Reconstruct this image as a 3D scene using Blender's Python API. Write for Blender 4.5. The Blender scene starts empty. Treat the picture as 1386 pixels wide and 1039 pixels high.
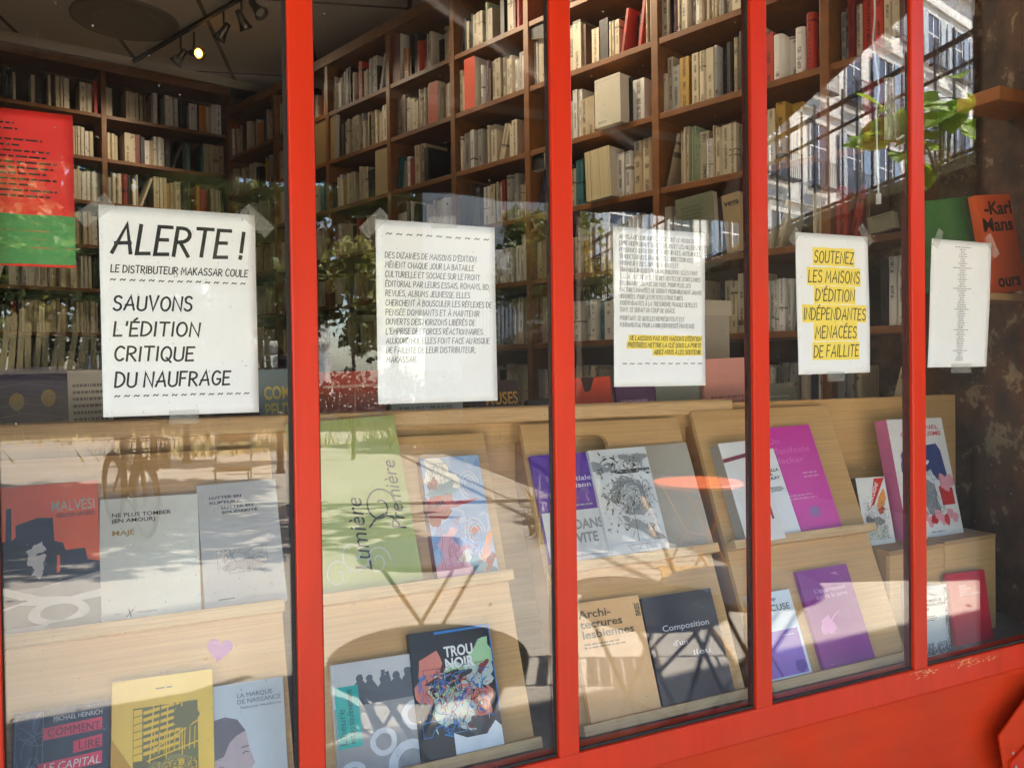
import bpy, bmesh, math, random
from mathutils import Matrix, Vector
Rd = math.radians
SC = bpy.context.scene
COL = SC.collection

# ------------------------------------------------------------------ camera, world, sun, exposure
FPX, IW, IH = 1084.0, 1386.0, 1039.0
EYE = Vector((0.0, -1.249, 1.5))
yaw, pitch, roll = Rd(25.2), Rd(-0.84), Rd(-0.80)
FW = Vector((math.sin(yaw)*math.cos(pitch), math.cos(yaw)*math.cos(pitch), math.sin(pitch)))
_r = Vector((math.cos(yaw), -math.sin(yaw), 0)); _u = _r.cross(FW)
RT = _r*math.cos(roll) + _u*math.sin(roll)
UP = -_r*math.sin(roll) + _u*math.cos(roll)
cd = bpy.data.cameras.new('camera'); cam = bpy.data.objects.new('camera', cd); COL.objects.link(cam)
M = Matrix((RT, UP, -FW)).transposed().to_4x4(); M.translation = EYE
cam.matrix_world = M
cd.sensor_width = 36.0; cd.lens = FPX/IW*36.0; cd.clip_start = 0.02; cd.clip_end = 500
SC.camera = cam
SUN_EL, SUN_B = Rd(50), Rd(21)
sun_dir = Vector((math.cos(SUN_EL)*math.cos(SUN_B), math.cos(SUN_EL)*math.sin(SUN_B), math.sin(SUN_EL)))
W = bpy.data.worlds.new("World"); SC.world = W; W.use_nodes = True
_n = W.node_tree.nodes; _bg = _n['Background']
_sky = _n.new('ShaderNodeTexSky'); _sky.sky_type = 'NISHITA'; _sky.sun_disc = False
_sky.sun_elevation = SUN_EL; _sky.sun_rotation = math.atan2(sun_dir.x, sun_dir.y)
W.node_tree.links.new(_sky.outputs[0], _bg.inputs[0]); _bg.inputs[1].default_value = 0.10
sl = bpy.data.lights.new('sun', 'SUN'); sl.energy = 4.2; sl.angle = Rd(0.5); sl.color = (1, .95, .86)
so = bpy.data.objects.new('sun', sl); COL.objects.link(so)
so.rotation_euler = sun_dir.to_track_quat('Z', 'Y').to_euler(); so.location = (8, 0, 12)
SC.view_settings.view_transform = 'Standard'; SC.view_settings.look = 'None'
SC.view_settings.exposure = 3.7; SC.view_settings.gamma = 1
SC.cycles.use_denoising = True
SC.cycles.transparent_max_bounces = 24; SC.cycles.max_bounces = 10; SC.cycles.diffuse_bounces = 5
SC.cycles.glossy_bounces = 5; SC.cycles.sample_clamp_indirect = 5; SC.cycles.caustics_reflective = False
SC.cycles.caustics_refractive = False
rnd = random.Random(11)

# ------------------------------------------------------------------ helpers
def ray(px, py): return FW + RT*((px-IW/2)/FPX) - UP*((py-IH/2)/FPX)
def on_plane(px, py, p0, n):
    d = ray(px, py); n = Vector(n); return EYE + d*((Vector(p0)-EYE).dot(n)/d.dot(n))
def at_y(px, py, y): return on_plane(px, py, (0, y, 0), (0, 1, 0))
def at_z(px, py, z): return on_plane(px, py, (0, 0, z), (0, 0, 1))
def street(px, py, z=0.0):          # a place in the street that the window mirrors at this spot
    p = at_z(px, py, z); return Vector((p.x, -p.y, p.z))
def lin(c):
    if isinstance(c, str):
        c = c.lstrip('#'); c = [int(c[i:i+2], 16)/255 for i in (0, 2, 4)]
    return tuple((x/12.92 if x <= .04045 else ((x+.055)/1.055)**2.4) for x in c)

MATS = {}
def mat(name, c, rough=.6, var=.0, scale=8.0, stretch=(1, 1, 1), bump=.0, metal=0.0, spec=.5, detail=6, coord='Object', var2=0, scale2=2.0, emit=None):
    if name in MATS: return MATS[name]
    m = bpy.data.materials.new(name); m.use_nodes = True; nt = m.node_tree; N = nt.nodes; L = nt.links
    b = N['Principled BSDF']; rgb = lin(c) if isinstance(c, str) else c
    b.inputs['Base Color'].default_value = (*rgb, 1); b.inputs['Roughness'].default_value = rough
    b.inputs['Metallic'].default_value = metal; b.inputs['Specular IOR Level'].default_value = spec
    if var or bump or var2:
        tc = N.new('ShaderNodeTexCoord'); mp = N.new('ShaderNodeMapping'); mp.inputs['Scale'].default_value = stretch
        L.new(tc.outputs[coord], mp.inputs[0])
        no = N.new('ShaderNodeTexNoise'); no.inputs['Scale'].default_value = scale; no.inputs['Detail'].default_value = detail
        L.new(mp.outputs[0], no.inputs[0])
        fac = no.outputs[0]
        if var or var2:
            hi = N.new('ShaderNodeMapRange'); hi.inputs[1].default_value = .25; hi.inputs[2].default_value = .75
            hi.inputs[3].default_value = 1-var; hi.inputs[4].default_value = 1+var
            L.new(fac, hi.inputs[0]); val = hi.outputs[0]
            if var2:
                n2 = N.new('ShaderNodeTexNoise'); n2.inputs['Scale'].default_value = scale2; n2.inputs['Detail'].default_value = 3
                L.new(tc.outputs[coord], n2.inputs[0])
                h2 = N.new('ShaderNodeMapRange'); h2.inputs[1].default_value = .3; h2.inputs[2].default_value = .7
                h2.inputs[3].default_value = 1-var2; h2.inputs[4].default_value = 1+var2
                L.new(n2.outputs[0], h2.inputs[0])
                mu = N.new('ShaderNodeMath'); mu.operation = 'MULTIPLY'; L.new(val, mu.inputs[0]); L.new(h2.outputs[0], mu.inputs[1]); val = mu.outputs[0]
            vm = N.new('ShaderNodeVectorMath'); vm.operation = 'SCALE'; vm.inputs[0].default_value = rgb
            L.new(val, vm.inputs['Scale']); L.new(vm.outputs[0], b.inputs['Base Color'])
        if bump:
            bp = N.new('ShaderNodeBump'); bp.inputs['Strength'].default_value = bump; bp.inputs['Distance'].default_value = .004
            L.new(fac, bp.inputs['Height']); L.new(bp.outputs[0], b.inputs['Normal'])
    if emit:
        b.inputs['Emission Color'].default_value = (*lin(emit[0]), 1); b.inputs['Emission Strength'].default_value = emit[1]
    MATS[name] = m; return m

def glass_mat():
    m = bpy.data.materials.new('window_glass'); m.use_nodes = True; nt = m.node_tree; N = nt.nodes; L = nt.links
    N.remove(N['Principled BSDF']); out = N['Material Output']
    geo = N.new('ShaderNodeNewGeometry'); mr = N.new('ShaderNodeMapRange')
    IOR = 1.56
    mr.inputs[3].default_value = IOR; mr.inputs[4].default_value = 1/IOR; L.new(geo.outputs['Backfacing'], mr.inputs[0])
    fr = N.new('ShaderNodeFresnel'); L.new(mr.outputs[0], fr.inputs[0])
    tr = N.new('ShaderNodeBsdfTransparent'); tr.inputs[0].default_value = (.985, .99, .985, 1)
    gl = N.new('ShaderNodeBsdfGlossy'); gl.inputs['Roughness'].default_value = 0.0
    tc = N.new('ShaderNodeTexCoord'); no = N.new('ShaderNodeTexNoise'); no.inputs['Scale'].default_value = 2.2; no.inputs['Detail'].default_value = 1
    L.new(tc.outputs['Object'], no.inputs[0]); bp = N.new('ShaderNodeBump'); bp.inputs['Strength'].default_value = .012; bp.inputs['Distance'].default_value = .02
    L.new(no.outputs[0], bp.inputs['Height']); L.new(bp.outputs[0], gl.inputs['Normal'])
    mx = N.new('ShaderNodeMixShader'); L.new(fr.outputs[0], mx.inputs[0]); L.new(tr.outputs[0], mx.inputs[1]); L.new(gl.outputs[0], mx.inputs[2])
    # dust specks and dried drops on the pane
    vo = N.new('ShaderNodeTexNoise'); vo.inputs['Scale'].default_value = 190; vo.inputs['Detail'].default_value = 2; L.new(tc.outputs['Object'], vo.inputs[0])
    r1 = N.new('ShaderNodeMapRange'); r1.inputs[1].default_value = .735; r1.inputs[2].default_value = .78; r1.inputs[3].default_value = .004; r1.inputs[4].default_value = .4; L.new(vo.outputs[0], r1.inputs[0])
    df = N.new('ShaderNodeBsdfDiffuse'); df.inputs[0].default_value = (.7, .68, .62, 1)
    m2 = N.new('ShaderNodeMixShader'); L.new(r1.outputs[0], m2.inputs[0]); L.new(mx.outputs[0], m2.inputs[1]); L.new(df.outputs[0], m2.inputs[2])
    L.new(m2.outputs[0], out.inputs['Surface']); MATS['window_glass'] = m; return m

class MB:
    """collects faces (with a material slot each) and links them as one mesh object"""
    def __init__(s): s.v = []; s.f = []; s.m = []; s.k = 0
    def add(s, vs, fs, m=0, X=None):
        o = len(s.v)
        for v in vs:
            v = Vector(v); s.v.append(X @ v if X else v)
        for f in fs: s.f.append([o+i for i in f]); s.m.append(m)
    def box(s, a, b, m=0, X=None):
        (x0, y0, z0), (x1, y1, z1) = a, b
        s.add([(x0,y0,z0),(x1,y0,z0),(x1,y1,z0),(x0,y1,z0),(x0,y0,z1),(x1,y0,z1),(x1,y1,z1),(x0,y1,z1)],
              [(0,3,2,1),(4,5,6,7),(0,1,5,4),(1,2,6,5),(2,3,7,6),(3,0,4,7)], m, X)
    def prism(s, poly, y0, y1, m=0, X=None):      # polygon in x-z (counter-clockwise seen from -y), pushed from y0 to y1
        n = len(poly)
        s.add([(p[0], y0, p[1]) for p in poly]+[(p[0], y1, p[1]) for p in poly],
              [list(range(n)), list(range(2*n-1, n-1, -1))]+[(i, i+n, (i+1) % n+n, (i+1) % n) for i in range(n)], m, X)
    def flat(s, poly, off, m=0):                  # printed shape on a cover: x-z polygon a hair in front of y=0
        s.k += 1; y = -(off + s.k*1.2e-5)
        s.add([(p[0], y, p[1]) for p in poly], [list(range(len(poly)))], m)
    def tube(s, pts, r, seg=8, m=0, X=None, cap=True):
        pts = [Vector(p) for p in pts]; n = len(pts); rs = r if isinstance(r, (list, tuple)) else [r]*n
        vs = []; prev = None
        for i, p in enumerate(pts):
            t = (pts[min(i+1, n-1)]-pts[max(i-1, 0)]).normalized()
            a = t.orthogonal().normalized() if prev is None else (prev - t*prev.dot(t)).normalized()
            prev = a; b = t.cross(a)
            for k in range(seg):
                g = 2*math.pi*k/seg; vs.append(p + (a*math.cos(g)+b*math.sin(g))*rs[i])
        fs = [(i*seg+k, i*seg+(k+1) % seg, (i+1)*seg+(k+1) % seg, (i+1)*seg+k) for i in range(n-1) for k in range(seg)]
        if cap: fs += [list(range(seg-1, -1, -1)), list(range((n-1)*seg, n*seg))]
        s.add(vs, fs, m, X)
    def lathe(s, prof, seg=32, m=0, X=None):
        n = len(prof); vs = [(r*math.cos(2*math.pi*k/seg), r*math.sin(2*math.pi*k/seg), z) for r, z in prof for k in range(seg)]
        fs = [(i*seg+k, i*seg+(k+1) % seg, (i+1)*seg+(k+1) % seg, (i+1)*seg+k) for i in range(n-1) for k in range(seg)]
        fs += [list(range(seg-1, -1, -1)), list(range((n-1)*seg, n*seg))]
        s.add(vs, fs, m, X)
    def build(s, name, mats, parent=None, bevel=0, smooth=False):
        me = bpy.data.meshes.new(name); me.from_pydata([tuple(v) for v in s.v], [], s.f); 
        if not isinstance(mats, (list, tuple)): mats = [mats]
        for m in mats: me.materials.append(m)
        me.polygons.foreach_set('material_index', s.m)
        if smooth: me.polygons.foreach_set('use_smooth', [True]*len(s.f))
        me.update(); o = bpy.data.objects.new(name, me); COL.objects.link(o)
        if parent: o.parent = parent
        if bevel:
            bm = bmesh.new(); bm.from_mesh(me)
            bmesh.ops.bevel(bm, geom=[e for e in bm.edges if len(e.link_faces) == 2 and e.calc_face_angle(0) > .6], offset=bevel, segments=2, affect='EDGES', profile=.5)
            bm.to_mesh(me); bm.free()
        return o

def tag(o, label=None, cat=None, group=None, kind=None):
    for k, v in (('label', label), ('category', cat), ('group', group), ('kind', kind)):
        if v: o[k] = v
    return o
def empty(name, loc=(0, 0, 0), rz=0, label=None, cat=None, group=None, mw=None):
    o = bpy.data.objects.new(name, None); COL.objects.link(o); o.empty_display_size = .05
    if mw is not None: o.matrix_world = mw
    else: o.location = loc; o.rotation_euler = (0, 0, rz)
    return tag(o, label, cat, group)
def kids(o): return [c for c in bpy.data.objects if c.parent == o]
def copy_tree(o, parent=None):
    c = o.copy(); COL.objects.link(c)
    if parent: c.parent = parent
    for ch in kids(o): copy_tree(ch, c)
    return c
def struct(o): o['kind'] = 'structure'; return o

# ------------------------------------------------------------------ lettering
def arc(cx, cy, rx, ry, a0, a1, n=7):
    return [(cx+rx*math.cos(Rd(a0+(a1-a0)*i/n)), cy+ry*math.sin(Rd(a0+(a1-a0)*i/n))) for i in range(n+1)]
GL = {  # hand-drawn capitals: (width, strokes)
 'A': (.56, [[(0,0),(.32,1),(.56,0)], [(.06,.33),(.5,.36)]]),
 'B': (.46, [[(0,0),(0,1)]+arc(.16,.77,.24,.23,90,-80,6)+[(.02,.53)], [(.05,.53)]+arc(.2,.27,.26,.26,80,-90,6)+[(0,.0)]]),
 'C': (.46, [arc(.27,.5,.27,.5,48,312,10)]),
 'D': (.5, [[(0,0),(0,1)]+arc(.1,.5,.4,.5,85,-85,9)+[(0,0)]]),
 'E': (.4, [[(.4,1),(0,1),(0,0),(.4,0.02)], [(0.02,.53),(.32,.54)]]),
 'F': (.38, [[(.38,1),(0,1),(0,0)], [(0.02,.52),(.3,.53)]]),
 'G': (.5, [arc(.27,.5,.27,.5,48,330,10)+[(.5,.42),(.3,.42)]]),
 'H': (.48, [[(0,0),(0,1)], [(.48,0),(.48,1)], [(.03,.5),(.45,.52)]]),
 'I': (.06, [[(.03,0),(.03,1)]]),
 'J': (.36, [[(.36,1),(.36,.25)]+arc(.18,.2,.18,.2,0,-170,6)]),
 'K': (.46, [[(0,0),(0,1)], [(.44,1),(.03,.45)], [(.12,.55),(.46,0)]]),
 'L': (.38, [[(0,1),(0,0),(.38,.02)]]),
 'M': (.62, [[(0,0),(.08,1),(.31,.35),(.54,1),(.62,0)]]),
 'N': (.5, [[(0,0),(.02,1),(.48,0),(.5,1)]]),
 'O': (.54, [arc(.27,.5,.27,.5,80,440,14)]),
 'P': (.44, [[(0,0),(0,1)]+arc(.18,.73,.26,.27,90,-85,7)+[(.02,.45)]]),
 'Q': (.54, [arc(.27,.5,.27,.5,80,440,14), [(.3,.22),(.56,-.1)]]),
 'R': (.46, [[(0,0),(0,1)]+arc(.16,.75,.26,.25,90,-85,7)+[(.02,.48)], [(.14,.5),(.46,0)]]),
 'S': (.42, [arc(.22,.76,.2,.24,30,235,7)+arc(.2,.25,.22,.26,60,-150,7)]),
 'T': (.5, [[(0,1),(.5,1)], [(.25,.98),(.25,0)]]),
 'U': (.48, [[(0,1),(0,.28)]+arc(.24,.26,.24,.26,190,350,8)+[(.48,.28),(.48,1)]]),
 'V': (.5, [[(0,1),(.25,0),(.5,1)]]),
 'W': (.7, [[(0,1),(.17,0),(.35,.75),(.53,0),(.7,1)]]),
 'X': (.48, [[(0,0),(.48,1)], [(0,1),(.48,0)]]),
 'Y': (.48, [[(0,1),(.24,.5)], [(.48,1),(.24,.5),(.24,0)]]),
 'Z': (.44, [[(0,1),(.44,1),(0,0),(.44,.02)]]),
 '!': (.1, [[(.07,1),(.05,.27)], [(.035,.02),(.05,.09)]]), '.': (.06, [[(.02,0),(.03,.07)]]), ',': (.06, [[(.04,.07),(0,-.12)]]),
 ':': (.06, [[(.02,.1),(.03,.18)], [(.02,.55),(.03,.63)]]), "'": (.06, [[(.04,1.02),(.02,.78)]]), '-': (.26, [[(.02,.45),(.24,.46)]]),
 '~': (.6, [[(0,.36),(.1,.52),(.22,.55),(.38,.42),(.5,.4),(.6,.56)]]), ' ': (.2, []),
}
ACC = {'É': ('E', [[(.14,1.12),(.28,1.28)]]), 'È': ('E', [[(.12,1.28),(.26,1.12)]]), 'À': ('A', [[(.2,1.28),(.34,1.12)]]),
       'Â': ('A', [[(.18,1.1),(.31,1.26),(.44,1.1)]]), 'Ç': ('C', [[(.26,0),(.24,-.16)]])}
def ribbon(mb, pts, hw, y, m, T):
    n = len(pts); ls = []; rs = []
    for i in range(n):
        d0 = Vector(pts[i])-Vector(pts[i-1]) if i else None
        d1 = Vector(pts[i+1])-Vector(pts[i]) if i < n-1 else None
        a = (d0 or d1).normalized(); b = (d1 or d0).normalized()
        t = (a+b); t = t.normalized() if t.length > .2 else a
        nn = Vector((-t.y, t.x)); w = hw/max(.45, abs(nn.dot(Vector((-a.y, a.x)))))
        p = Vector(pts[i])
        if i == 0: p = p - a*hw*.8
        if i == n-1: p = p + b*hw*.8
        ls.append(p+nn*w); rs.append(p-nn*w)
    vs = [(*T(p), y) for p in ls+rs]
    mb.add([(v[0], v[2], v[1]) for v in vs], [(i+n, i+1+n, i+1, i) for i in range(n-1)], m)
def hand(mb, text, x, z, h, hw, width=None, shear=.1, gap=.19, align='l', off=.0003, m=0, jit=.03, word=.3, T2=None):
    """hand lettering: left edge x, baseline z, cap height h; squeezed or stretched to WIDTH if given"""
    r = random.Random(text); cur = 0.; strokes = []
    if text[0] == '~': gap = .62
    for ch in text:
        extra = []
        if ch in ACC: ch, extra = ACC[ch]
        if ch == ' ': cur += word; continue
        w, st = GL[ch]; dy = r.uniform(-jit, jit); sc = 1+r.uniform(-jit, jit)
        for s_ in st+extra: strokes.append([(cur+p[0]+shear*p[1], p[1]*sc+dy) for p in s_])
        cur += w+gap
    cur -= gap
    sx = h if width is None else width/cur
    x0 = x - (cur*sx/2 if align == 'c' else cur*sx if align == 'r' else 0)
    for k, s_ in enumerate(strokes):
        pts = [(x0+p[0]*sx, z+p[1]*h) for p in s_]
        ribbon(mb, pts, hw, -(off+(k % 7)*2e-6), m, T2 or (lambda p: (p[0], p[1])))
_tc = {}
def type_set(mb, text, x, z, h, width=None, align='l', bold=0, shear=0, off=.0003, m=0, rot=0, lead=1.0, squash=None):
    """printed lettering from the built-in typeface as flat faces on a cover; h is the cap height"""
    key = (text, bold, shear, lead)
    if key not in _tc:
        c = bpy.data.curves.new('t', 'FONT'); c.body = text; c.size = 1; c.offset = bold; c.shear = shear; c.space_line = lead
        c.fill_mode = 'FRONT' if hasattr(c, 'fill_mode') else c.fill_mode; c.resolution_u = 3
        o = bpy.data.objects.new('t', c); COL.objects.link(o)
        bpy.context.view_layer.update()
        me = bpy.data.meshes.new_from_object(o.evaluated_get(bpy.context.evaluated_depsgraph_get()))
        _tc[key] = ([v.co.copy() for v in me.vertices], [list(p.vertices) for p in me.polygons])
        bpy.data.objects.remove(o); bpy.data.curves.remove(c); bpy.data.meshes.remove(me)
    vs, fs = _tc[key]
    if not vs: return
    x0 = min(v.x for v in vs); x1 = max(v.x for v in vs)
    sy = h/.7; sx = sy*(squash or 1) if width is None else width/(x1-x0)
    w = (x1-x0)*sx; ox = x - (w/2 if align == 'c' else w if align == 'r' else 0)
    ca, sa = math.cos(rot), math.sin(rot); out = []
    mb.k += 1
    for v in vs:
        px, pz = (v.x-x0)*sx, v.y*sy
        if align != 'l' and rot == 0: pass
        qx, qz = (px*ca-pz*sa, px*sa+pz*ca)
        out.append((ox+qx, -(off+mb.k*1.2e-5), z+qz))
    mb.add(out, fs, m)

# ------------------------------------------------------------------ materials shared
def paint(name, c, rough, spec, stretch, chips, fade):
    m = mat(name, c, rough=rough, spec=spec, var=.10, scale=9, stretch=stretch, bump=.22, var2=fade, scale2=1.6); nt = m.node_tree; N = nt.nodes; L = nt.links; b = N['Principled BSDF']
    old = b.inputs['Base Color'].links[0].from_socket; tc = N.new('ShaderNodeTexCoord')
    no = N.new('ShaderNodeTexNoise'); no.inputs['Scale'].default_value = 60; no.inputs['Detail'].default_value = 5; no.inputs['Roughness'].default_value = .7; L.new(tc.outputs['Object'], no.inputs[0])
    r = N.new('ShaderNodeMapRange'); r.inputs[1].default_value = chips; r.inputs[2].default_value = chips+.02; r.inputs[4].default_value = .8; L.new(no.outputs[0], r.inputs[0])
    n3 = N.new('ShaderNodeTexNoise'); n3.inputs['Scale'].default_value = 5; n3.inputs['Detail'].default_value = 7; L.new(tc.outputs['Object'], n3.inputs[0])
    r3 = N.new('ShaderNodeMapRange'); r3.inputs[1].default_value = .52; r3.inputs[2].default_value = .75; r3.inputs[4].default_value = .30; L.new(n3.outputs[0], r3.inputs[0])
    m1 = N.new('ShaderNodeMix'); m1.data_type = 'RGBA'; m1.inputs[7].default_value = (c[0]*.62, c[1]*1.5+.01, c[2]*2+.01, 1); L.new(r3.outputs[0], m1.inputs[0]); L.new(old, m1.inputs[6])
    mx = N.new('ShaderNodeMix'); mx.data_type = 'RGBA'; mx.inputs[7].default_value = (.10, .03, .015, 1); L.new(r.outputs[0], mx.inputs[0]); L.new(m1.outputs[2], mx.inputs[6]); L.new(mx.outputs[2], b.inputs['Base Color']); return m
RED = paint('red_gloss_paint', (.55, .027, .005), .42, .3, (4, 4, .35), .715, .06)
REDP = paint('red_panel_paint', (.53, .034, .006), .5, .18, (.3, 1, 3), .735, .14)
REDD = mat('dark_red_edge', (.10, .014, .010), rough=.6, var=.3, scale=40)
WORN = mat('worn_paint', (.58, .20, .08), rough=.8, var=.4, scale=90)
GLASS = glass_mat()
PUTTY = mat('black_putty', (.012, .011, .010), rough=.7)
PLY = mat('birch_plywood', (.58, .345, .135), rough=.5, var=.15, scale=7, stretch=(.5, 1.0, 26), var2=.10, scale2=4, bump=.04, detail=9)
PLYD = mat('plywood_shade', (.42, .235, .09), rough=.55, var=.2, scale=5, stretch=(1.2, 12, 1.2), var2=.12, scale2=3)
PLYE = mat('plywood_edge', (.64, .42, .2), rough=.55, var=.2, scale=6, stretch=(2, 2, 60))
WOOD = mat('bookcase_oak', (.20, .072, .014), rough=.45, var=.22, scale=6, stretch=(3, 3, 3), bump=.04, var2=.15, scale2=1.5)
WOODB = mat('bookcase_back', (.06, .026, .009), rough=.6, var=.2, scale=4)
CONC = mat('grey_felt', (.20, .18, .15), rough=.95, var=.15, scale=60)
PAPER = mat('white_paper', (.88, .885, .885), rough=.8, var=.012, scale=30)
PAGES = mat('book_pages', (.66, .60, .48), rough=.9, var=.12, scale=120, stretch=(1, 12, 1))
INK = mat('black_ink', (.012, .012, .013), rough=.7)
GREYINK = mat('grey_ink', (.06, .06, .065), rough=.7)
LGREY = mat('light_grey_ink', (.36, .36, .37), rough=.7)
YEL = mat('yellow_marker', (.95, .74, .12), rough=.8)
WHITE = mat('white_ink', (.85, .85, .84), rough=.6)
BLACKM = mat('black_metal', (.015, .015, .016), rough=.45, metal=.2)
def tape_mat():
    m = bpy.data.materials.new('sticky_tape'); m.use_nodes = True; nt = m.node_tree; b = nt.nodes['Principled BSDF']
    b.inputs['Base Color'].default_value = (.62, .62, .56, 1); b.inputs['Roughness'].default_value = .5
    t = nt.nodes.new('ShaderNodeBsdfTransparent'); x = nt.nodes.new('ShaderNodeMixShader'); x.inputs[0].default_value = .13
    nt.links.new(t.outputs[0], x.inputs[1]); nt.links.new(b.outputs[0], x.inputs[2]); nt.links.new(x.outputs[0], nt.nodes['Material Output'].inputs['Surface']); return m
TAPE = tape_mat()

# ------------------------------------------------------------------ the shop: room shell
SILL = .8215
g = MB(); g.box((-2.6, .02, .0), (2.6, 5.9, .1)); struct(g.build('floor', mat('dark_boards', (.05, .03, .018), rough=.5, var=.25, scale=3, stretch=(1, 8, 1))))
def ceil_mat():
    m = bpy.data.materials.new('ceiling_tiles'); m.use_nodes = True; nt = m.node_tree; N = nt.nodes; L = nt.links; b = N['Principled BSDF']
    tc = N.new('ShaderNodeTexCoord'); mp = N.new('ShaderNodeMapping'); mp.inputs['Rotation'].default_value = (0, 0, Rd(15)); L.new(tc.outputs['Object'], mp.inputs[0])
    br = N.new('ShaderNodeTexBrick'); br.offset = 0; br.inputs['Scale'].default_value = 1; br.inputs['Brick Width'].default_value = .6; br.inputs['Row Height'].default_value = 1.2
    br.inputs['Mortar Size'].default_value = .014; br.inputs['Mortar'].default_value = (.22, .19, .14, 1); br.inputs['Color1'].default_value = (.74, .66, .52, 1); br.inputs['Color2'].default_value = (.66, .59, .47, 1)
    L.new(mp.outputs[0], br.inputs[0]); L.new(br.outputs[0], b.inputs['Base Color']); b.inputs['Roughness'].default_value = .9; return m
CEILZ = 3.66
g = MB(); g.box((-2.6, .02, CEILZ), (2.6, 5.9, CEILZ+.1)); struct(g.build('ceiling', ceil_mat()))
PLAST = mat('shop_plaster', (.34, .27, .17), rough=.9, var=.15, scale=5)
g = MB(); g.box((-2.7, .02, 0), (-2.6, 5.9, 3.8)); struct(g.build('wall', PLAST))
ang2 = math.atan2(.23, 1)
g = MB(); g.box((-.4, .30, 0), (4.6, .38, 3.8)); o = struct(g.build('wall', PLAST)); o.location = (-2.5, 4.2, 0); o.rotation_euler = (0, 0, ang2)
# stained pier at the right end of the window
def stain_mat():
    m = bpy.data.materials.new('flaking_brown_paint'); m.use_nodes = True; nt = m.node_tree; N = nt.nodes; L = nt.links; b = N['Principled BSDF']
    tc = N.new('ShaderNodeTexCoord'); n1 = N.new('ShaderNodeTexNoise'); n1.inputs['Scale'].default_value = 9; n1.inputs['Detail'].default_value = 8; n1.inputs['Roughness'].default_value = .65
    n2 = N.new('ShaderNodeTexNoise'); n2.inputs['Scale'].default_value = 5; n2.inputs['Detail'].default_value = 4
    L.new(tc.outputs['Object'], n1.inputs[0]); L.new(tc.outputs['Object'], n2.inputs[0])
    r1 = N.new('ShaderNodeValToRGB'); e = r1.color_ramp.elements; e[0].position = .36; e[0].color = (.05, .027, .014, 1); e[1].position = .57; e[1].color = (.135, .078, .046, 1)
    k = e.new(.595); k.color = (.30, .25, .17, 1); k = e.new(.64); k.color = (.40, .33, .22, 1)
    L.new(n1.outputs[0], r1.inputs[0])
    r2 = N.new('ShaderNodeValToRGB'); e = r2.color_ramp.elements; e[0].position = .45; e[0].color = (.6, .55, .5, 1); e[1].position = .56; e[1].color = (1, .8, .66, 1); L.new(n2.outputs[0], r2.inputs[0])
    mx = N.new('ShaderNodeMix'); mx.data_type = 'RGBA'; mx.blend_type = 'MULTIPLY'; mx.inputs[0].default_value = 1
    L.new(r1.outputs[0], mx.inputs[6]); L.new(r2.outputs[0], mx.inputs[7]); L.new(mx.outputs[2], b.inputs['Base Color']); b.inputs['Roughness'].default_value = .75
    bp = N.new('ShaderNodeBump'); bp.inputs['Strength'].default_value = .4; bp.inputs['Distance'].default_value = .004; L.new(n1.outputs[0], bp.inputs['Height']); L.new(bp.outputs[0], b.inputs['Normal']); return m
STAIN = stain_mat()
g = MB(); pl = [(2.165, .02), (2.29, .36), (2.30, .47), (2.30, 1.0), (2.62, 1.0), (2.62, .02)]
g.add([(x, y, 0) for x, y in pl]+[(x, y, 3.66) for x, y in pl], [list(range(5, -1, -1)), list(range(6, 12))]+[(i, (i+1) % 6, (i+1) % 6+6, i+6) for i in range(6)])
o = g.build('wall', STAIN); struct(o)
g = MB(); g.box((2.31, 1.01, 0), (2.62, 5.9, 3.66)); struct(g.build('wall', PLAST))

# ------------------------------------------------------------------ the shopfront
MUL = [(-.260, -.166), (.213, .255), (.661, .705), (1.110, 1.154), (1.567, 1.612), (2.016, 2.06)]
sf = empty('shopfront', (0, 0, 0), label='red painted shopfront of narrow uprights and tall panes over a plain red panel', cat='shopfront')
for i, (a, b) in enumerate(MUL):
    g = MB(); g.box((a+.003, -.014, SILL-.003), (b, .004, 2.62)); g.build('mullion', RED, sf, bevel=.0025)
    g = MB(); g.box((a+.006, .004, SILL-.003), (b-.004, .017, 2.62)); g.build('glazing_bar', REDD, sf)
    g = MB(); rr = random.Random(i)
    g.box((a-.0035, -.0045, SILL), (a+.0028, -.0030, 2.62)); g.box((b+.0002, -.0045, SILL), (b+.0022, -.0030, 2.62)); g.build('putty_line', PUTTY, sf)
for i in range(5):
    a, b = MUL[i][1], MUL[i+1][0]
    g = MB(); g.box((a-.001, -.0028, SILL-.002), (b+.001, .0028, 2.60)); o = g.build('glass_pane', GLASS, sf)
    o.rotation_euler = (Rd([0, .05, -.1, .12, -.1][i]), 0, Rd([.0, -.08, .1, -.06, .12][i]) * .6)
    g = MB(); g.box((a, -.0075, SILL-.001), (b, -.0030, SILL+.0045)); g.build('putty_line', PUTTY, sf)
g = MB(); g.box((-.26, -.015, SILL-.062), (2.06, .03, SILL-.0005)); g.build('bottom_rail', RED, sf, bevel=.004)
g = MB(); g.box((-.26, -.0105, .18), (2.06, .03, SILL-.0625)); g.build('panel', REDP, sf, bevel=.003)
g = MB(); g.box((-.26, -.03, .0), (2.06, .03, .18)); g.build('plinth', REDD, sf, bevel=.004)
g = MB(); g.box((-.26, -.02, 2.62), (2.06, .03, 2.72)); g.build('top_rail', RED, sf, bevel=.004)
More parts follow.
